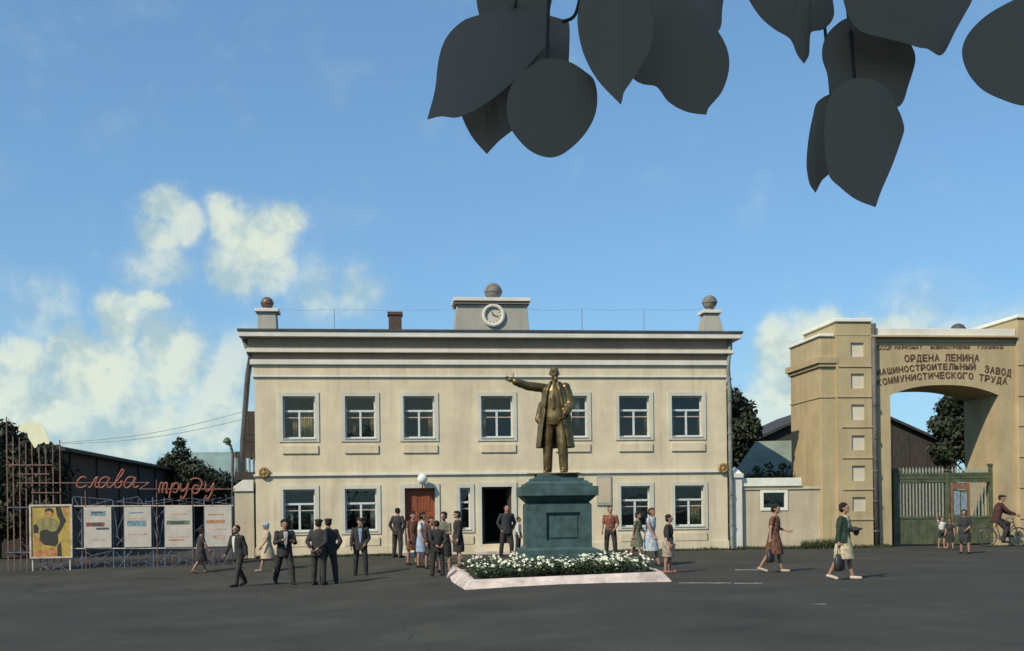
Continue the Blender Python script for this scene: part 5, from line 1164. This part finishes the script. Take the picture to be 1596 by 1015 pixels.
# ---------------------------------------------------------------- bronze statue
ST = empty('bronze_statue', PC+Vector((0, 0, ZPED)), R(-12)); tag(ST, 'bronze statue of a man in open overcoat with his arm stretched out to the side', 'statue')
sp_ = {'legs': [(6, 6, 5), (-4, 0, 5)], 'arms': [(2, 16, 42, -14), ((-.80, -.58, .06), (-.80, -.50, .30))], 'lean': 0, 'turn': 22, 'nod': -4}
S = skeleton(sp_, False); kS = (P(868, 571, 27.2-.1).z-ZPED)/1.742
bmb = body_mb(S, False, True); bmb.loft([ring(S, z, a, b) for z, a, b in ((.80, .175, .125), (.93, .190, .140), (1.06, .175, .135), (1.22, .188, .148), (1.36, .185, .135), (1.44, .13, .095), (1.49, .075, .07))])
for s in (1, -1):
    bmb.capsule(S['hip', s], S['knee', s], .105, .088); bmb.capsule(S['knee', s], S['ank', s]+Vector((0, .006, .0)), .086, .072)
    a = S['ank', s]; bmb.capsule(a+Vector((0, .03, -.03)), a+S['toe', s]*.17+Vector((0, 0, -.036)), .046, .040)
me = remesh(bmb, 'figure', .011, 2); fg = MB(); hand(fg, S, 1, .6); hand(fg, S, -1, .12, True); add_geo(me, fg)
finish(me, 'figure', M_bronze, ST, S, kS, .006, 5)
cm = MB(); Z = [(.43, .300, .205, 46), (.58, .290, .200, 44), (.75, .275, .190, 40), (.93, .262, .180, 36), (1.10, .235, .168, 32), (1.25, .222, .165, 27), (1.37, .212, .150, 22), (1.44, .155, .112, 22), (1.50, .092, .088, 28)]
nA = 56; vs = []; fs = []
for z, a, b, an0 in Z:
    for t_ in (0, -.028):
        for j in range(nA+1):
            an = R(-90+an0+(360-2*an0)*j/nA); fold = 1+(.055*(1.35-z) if z < 1.3 else 0)*math.sin(j*.78+z*2.0)+.02*math.sin(j*1.7)
            flare = .05*max(0, 1-z)*(-1 if math.cos(an) < 0 else 1)*(.6 if z < .9 else 0)
            vs.append(Vector(((a+t_)*fold*math.cos(an)+flare*.3, (b+t_)*fold*math.sin(an), z)))
m_ = nA+1; q = 2*m_
for i in range(len(Z)-1):
    for j in range(nA): fs += [(i*q+j, i*q+j+1, (i+1)*q+j+1, (i+1)*q+j), (i*q+m_+j, (i+1)*q+m_+j, (i+1)*q+m_+j+1, i*q+m_+j+1)]
    for j in (0, nA): fs.append((i*q+j, (i+1)*q+j, (i+1)*q+m_+j, i*q+m_+j))
for i in (0, len(Z)-1):
    for j in range(nA): fs.append((i*q+j, i*q+m_+j, i*q+m_+j+1, i*q+j+1))
cm.add(vs, fs)
for s in (1, -1):
    cm.ell(S['sh', s], .080, .078, .075); cm.capsule(S['sh', s], S['el', s], .078, .072); cm.capsule(S['el', s], S['el', s].lerp(S['wr', s], .92), .072, .066)
    pts = []
    for (z, a, b, an0) in Z[4:]:
        an = R(-90+s*(an0+4)); pts.append(Vector((a*math.cos(an)*1.03, b*math.sin(an)*1.05, z)))
    for p0, p1 in zip(pts[:-1], pts[1:]): cm.capsule(p0, p1, .022, .022, 8)     # lapel roll
cm.capsule((-.20, -.02, .80), (-.285, -.03, .90), .05, .045); cm.capsule((-.285, -.03, .90), (-.22, 0, 1.15), .045, .05)
me = remesh(cm, 'overcoat', .0115, 2); finish(me, 'overcoat', M_bronze, ST, S, kS, .012, 9)
tie = MB(); tie.capsule((0, -.142, 1.06), (0, -.150, 1.28), .026, .020, 8); tie.capsule((0, -.150, 1.28), (0, -.100, 1.45), .018, .014, 8); finish(tie.mesh('necktie'), 'necktie', M_bronze, ST, S, kS)
MB().box(-.62, .62, -.55, .55, -.0, .03).build('base_plate', M_bronze, ST, bevel=.01)

bpy.data.scenes.remove(TMP)

# ---------------------------------------------------------------- worn painted lines and verge grass
def paint(pts, w_, name='painted_line', label=None):
    a, b = gp(*pts[0]), gp(*pts[1]); t = (b-a).normalized(); nrm = Vector((-t.y, t.x, 0))*w_/2; up = Vector((0, 0, .006)); o = empty
    q = [a-nrm+up, b-nrm+up, b+nrm+up, a+nrm+up]; mo = MB().add(q+[v-Vector((0, 0, .004)) for v in q], [(0, 1, 2, 3), (7, 6, 5, 4), (0, 4, 5, 1), (1, 5, 6, 2), (2, 6, 7, 3), (3, 7, 4, 0)]).build(name, M_paint); tag(mo, label, None, None, 'structure')
paint(((1058, 909), (1139, 909)), .16, label='worn white line on the asphalt right of the flower bed'); paint(((1144, 909.5), (1188, 909.5)), .18, label='short worn white line right of the longer one')
paint(((1145, 888.5), (1190, 888.5)), .20, label='worn white line near the walking woman in brown'); paint(((1264, 942), (1288, 942)), .05, label='small pale scrape on the asphalt in the foreground')
def verge(s0, s1, y, n, seed, label, hmax=.16, width=.22):
    rs = random.Random(seed); vs = []; fs = []
    for _ in range(n):
        s = rs.uniform(s0, s1); cl_ = .5+.5*noise.noise((s*1.1, seed, 0)); p = T_ @ Vector((s, y-rs.random()**2*width, 0)); h = hmax*rs.uniform(.3, 1)*(.25+cl_); a = rs.uniform(0, 6.28); w_ = .012+.01*rs.random()
        t = Vector((math.cos(a), math.sin(a), 0)); ln_ = Vector((rs.uniform(-.5, .5), rs.uniform(-.5, .5), 0))*h; z0 = Vector((0, 0, zg(p.x, p.y)))
        o = len(vs); vs += [p+z0-t*w_, p+z0+t*w_, p+z0+ln_+Vector((0, 0, h))]; fs.append((o, o+1, o+2))
    tag(MB().add(vs, fs).build('verge_grass', M_grass), label, 'grass', None, 'stuff')
verge(0, FS(628), -.05, 2600, 1, 'dark weeds along the foot of the facade'); verge(FS(905), W, -.05, 1800, 2, 'weeds along the facade right of the pedestal'); verge(W+.3, g0+gx(1385), -.02, 3200, 3, 'weeds at the foot of the low wall and tower', .22, .3)
verge(FS(1245), FS(1300), -.06, 900, 5, 'taller tuft of weeds below the gateway tower', .55, .35)

# ---------------------------------------------------------------- the tree overhead, its leaves hanging into view
TB = Vector((-2.6, -3.0, 0)); OT = empty('broadleaf_tree', TB); tag(OT, 'tree overhead whose large dark leaves hang into the top of the view', 'tree')
tr = MB(); tr.tube([(0, 0, -.3), (.05, 0, 1.2), (.0, .1, 2.6), (.3, .4, 4.2), (.6, .8, 6.4)], .24, 12, .08); tr.build('trunk', M_bark, OT, smooth=True)
tip_l = Vector((.25, 1.25, 3.3))-TB
limb = MB(); limb.tube(spline([(0, .1, 2.8), (.8, 1.1, 3.5), (1.7, 2.4, 3.75), tuple(tip_l), tuple(tip_l+Vector((.7, .5, -.15)))]), .10, 9, .02)
for q in ((1.6, 1.2, 5.0), (-.6, 1.4, 5.2), (.4, -.6, 5.3), (1.9, .2, 4.6)): limb.tube([(.1, .2, 3.2), (q[0]*.5, q[1]*.5+.1, 4.0), q], .07, 7, .02)
limb.build('limb', M_bark, OT, smooth=True)
blobs = [(x-TB.x, y-TB.y, z, r) for x, y, z, r in ((-.6, -.4, 4.3, 1.0), (-1.4, -1.2, 5.0, 1.2), (.1, -.6, 4.6, 1.0), (-.4, .3, 4.4, .9), (-2.2, -1.8, 5.2, 1.3), (-1.0, -2.4, 5.4, 1.3), (-2.6, -3.2, 5.6, 1.4), (-3.4, -2.0, 4.9, 1.1), (-1.8, -1.2, 6.2, 1.2), (.5, .2, 4.4, .75), (-.3, -1.4, 5.6, 1.1), (-1.5, -.2, 4.6, .9), (.5, -1.0, 5.2, .9))]
leaf_cloud('crown', blobs, 15000, .075, M_tree, OT, seed=31, flat=.8)  # unseen dense crown, added sunward to keep the near leaves in shade
OUT = [  # outlines of the single leaves, each at its own distance and tilt
 ([(385,40),(300,8),(210,38),(165,55),(125,95),(105,150),(95,230),(75,305),(110,297),(150,300),(200,280),(270,230),(340,160),(400,90),(430,55)], 1.03, (.10, -.06)),
 ([(300,120),(200,180),(152,240),(162,292),(190,350),(227,393),(258,360),(290,335),(340,300),(380,240),(390,180),(350,130)], 1.06, (-.08, .10)),
 ([(437,158),(380,150),(310,190),(280,250),(285,320),(318,368),(350,392),(390,402),(425,390),(470,350),(500,300),(508,250),(500,205),(480,185)], 1.00, (.06, .12)),
 ([(210,-60),(208,40),(260,110),(340,165),(434,172),(437,100),(436,60),(425,52),(385,40),(392,-60),(300,-110)], 1.09, (.05, .05)),
 ([(480,-60),(460,30),(460,75),(475,140),(510,205),(568,267),(574,240),(600,200),(640,130),(650,60),(620,-60)], .98, (-.10, .05)),
 ([(560,60),(580,150),(600,200),(625,215),(660,222),(690,260),(735,285),(785,293),(792,275),(825,235),(843,180),(840,130),(815,80),(760,20),(650,0)], 1.04, (.08, .08)),
 ([(540,-80),(560,40),(640,110),(740,110),(815,82),(825,35),(820,-60),(680,-120)], 1.08, (.04, -.05)),
 ([(870,-60),(895,0),(925,45),(960,75),(1000,100),(1018,140),(1035,163),(1048,140),(1052,85),(1085,75),(1110,45),(1108,0),(1090,-70),(980,-110)], 1.05, (-.06, .08)),
 ([(1110,-80),(1135,0),(1150,45),(1180,80),(1250,100),(1300,113),(1330,122),(1350,125),(1380,142),(1395,130),(1420,80),(1445,35),(1463,0),(1480,-80),(1300,-140)], .99, (.07, .06)),
 ([(1150,45),(1105,75),(1085,110),(1082,150),(1095,190),(1105,240),(1150,275),(1230,280),(1280,270),(1300,220),(1318,160),(1315,130),(1290,90),(1230,50)], 1.04, (-.05, .10)),
 ([(1105,240),(1088,330),(1098,445),(1130,480),(1170,510),(1217,528),(1230,490),(1260,420),(1285,350),(1290,325),(1275,280),(1235,215),(1165,200)], 1.01, (.10, .06)),
 ([(1105,240),(1070,260),(1060,290),(1048,350),(1042,420),(1050,470),(1065,492),(1080,462),(1098,445),(1140,400),(1150,320),(1140,250)], 1.07, (-.12, .04)),
 ([(1560,5),(1500,40),(1455,85),(1438,130),(1450,180),(1485,225),(1530,250),(1596,270),(1680,260),(1720,180),(1700,80),(1640,10),(1590,-5)], .97, (.05, .06))]
def near_leaf(pts, d, tilt, i):
    pts = [Vector((620+x*.6115, y*.6115, 0)) for x, y in pts]; loop = pts+[pts[0]]; out = []
    n = len(pts)
    for a in range(n):       # rounded sides, pointed where the outline turns sharply
        p0, p1, p2, p3 = pts[a-1], pts[a], pts[(a+1) % n], pts[(a+2) % n]
        k1 = (p1-p0).normalized().dot((p2-p1).normalized()); k2 = (p2-p1).normalized().dot((p3-p2).normalized())
        t1 = (p2-p0)*.5 if k1 > .35 else (p2-p1)*.6; t2 = (p3-p1)*.5 if k2 > .35 else (p2-p1)*.6
        l = (p2-p1).length; t1 = t1.normalized()*min(t1.length, l); t2 = t2.normalized()*min(t2.length, l)
        for k in range(5):
            t = k/5; out.append(p1*(2*t**3-3*t*t+1)+t1*(t**3-2*t*t+t)+p2*(-2*t**3+3*t*t)+t2*(t**3-t*t))
    c = sum(out, Vector())/len(out); vs = []
    for p in out:
        q = (p-c)/100.0; dd = d*(1+.10*(tilt[0]*q.x+tilt[1]*q.y)+.006*(q.x*q.x-q.y*q.y)); vs.append(P(p.x, p.y, dd)-TB)
    bm = bmesh.new(); bm.faces.new([bm.verts.new(v) for v in vs]); bmesh.ops.triangulate(bm, faces=bm.faces)
    bmesh.ops.subdivide_edges(bm, edges=bm.edges, cuts=1); bmesh.ops.recalc_face_normals(bm, faces=bm.faces)
    me = bpy.data.meshes.new('leaf'); bm.to_mesh(me); bm.free(); me.materials.append(M_near)
    ob = bpy.data.objects.new('leaf', me); C.objects.link(ob); ob.parent = OT; ob.modifiers.new('thickness', 'SOLIDIFY').thickness = .0006
    top = min(pts, key=lambda p: p.y); bpt = P(top.x, top.y+6, d+.002); tw = Vector((bpt.x, bpt.y+.04, max(bpt.z+.05, 2.24+.03*math.sin(i))))
    MB().tube(spline([tuple(bpt-TB), tuple(bpt.lerp(tw, .5)+Vector((.004, .012, .0))-TB), tuple(tw-TB)]), .0016, 6).build('leaf_stalk', M_bark, OT, smooth=True); return tw
tws = [near_leaf(p_, d_, t_, i) for i, (p_, d_, t_) in enumerate(OUT)]
a_, b_, c_ = P(876, 34, 1.02), P(897, 22, 1.02), P(908, -30, 1.03); MB().tube(spline([tuple(v-TB) for v in (a_, b_, c_)]), .0016, 6).build('leaf_stalk', M_bark, OT, smooth=True)
lt = tip_l+TB
for grp in ((0, 1, 2, 3), (4, 5, 6), (7,), (8, 9, 10, 11), (12,)):
    for k in grp:
        top = Vector((tws[grp[0]].x*.8, 1.12, 2.45)); MB().tube(spline([tuple(tws[k]-TB), tuple(tws[k].lerp(top, .5)+Vector((.01, .02, 0))-TB), tuple(top-TB)]), .0022, 6, .004).build('twig', M_bark, OT, smooth=True)
    MB().tube(spline([tuple(top-TB), tuple(top.lerp(lt, .5)-Vector((0, -.05, .1))-TB), tuple(lt-TB)]), .005, 6, .012).build('twig', M_bark, OT, smooth=True)
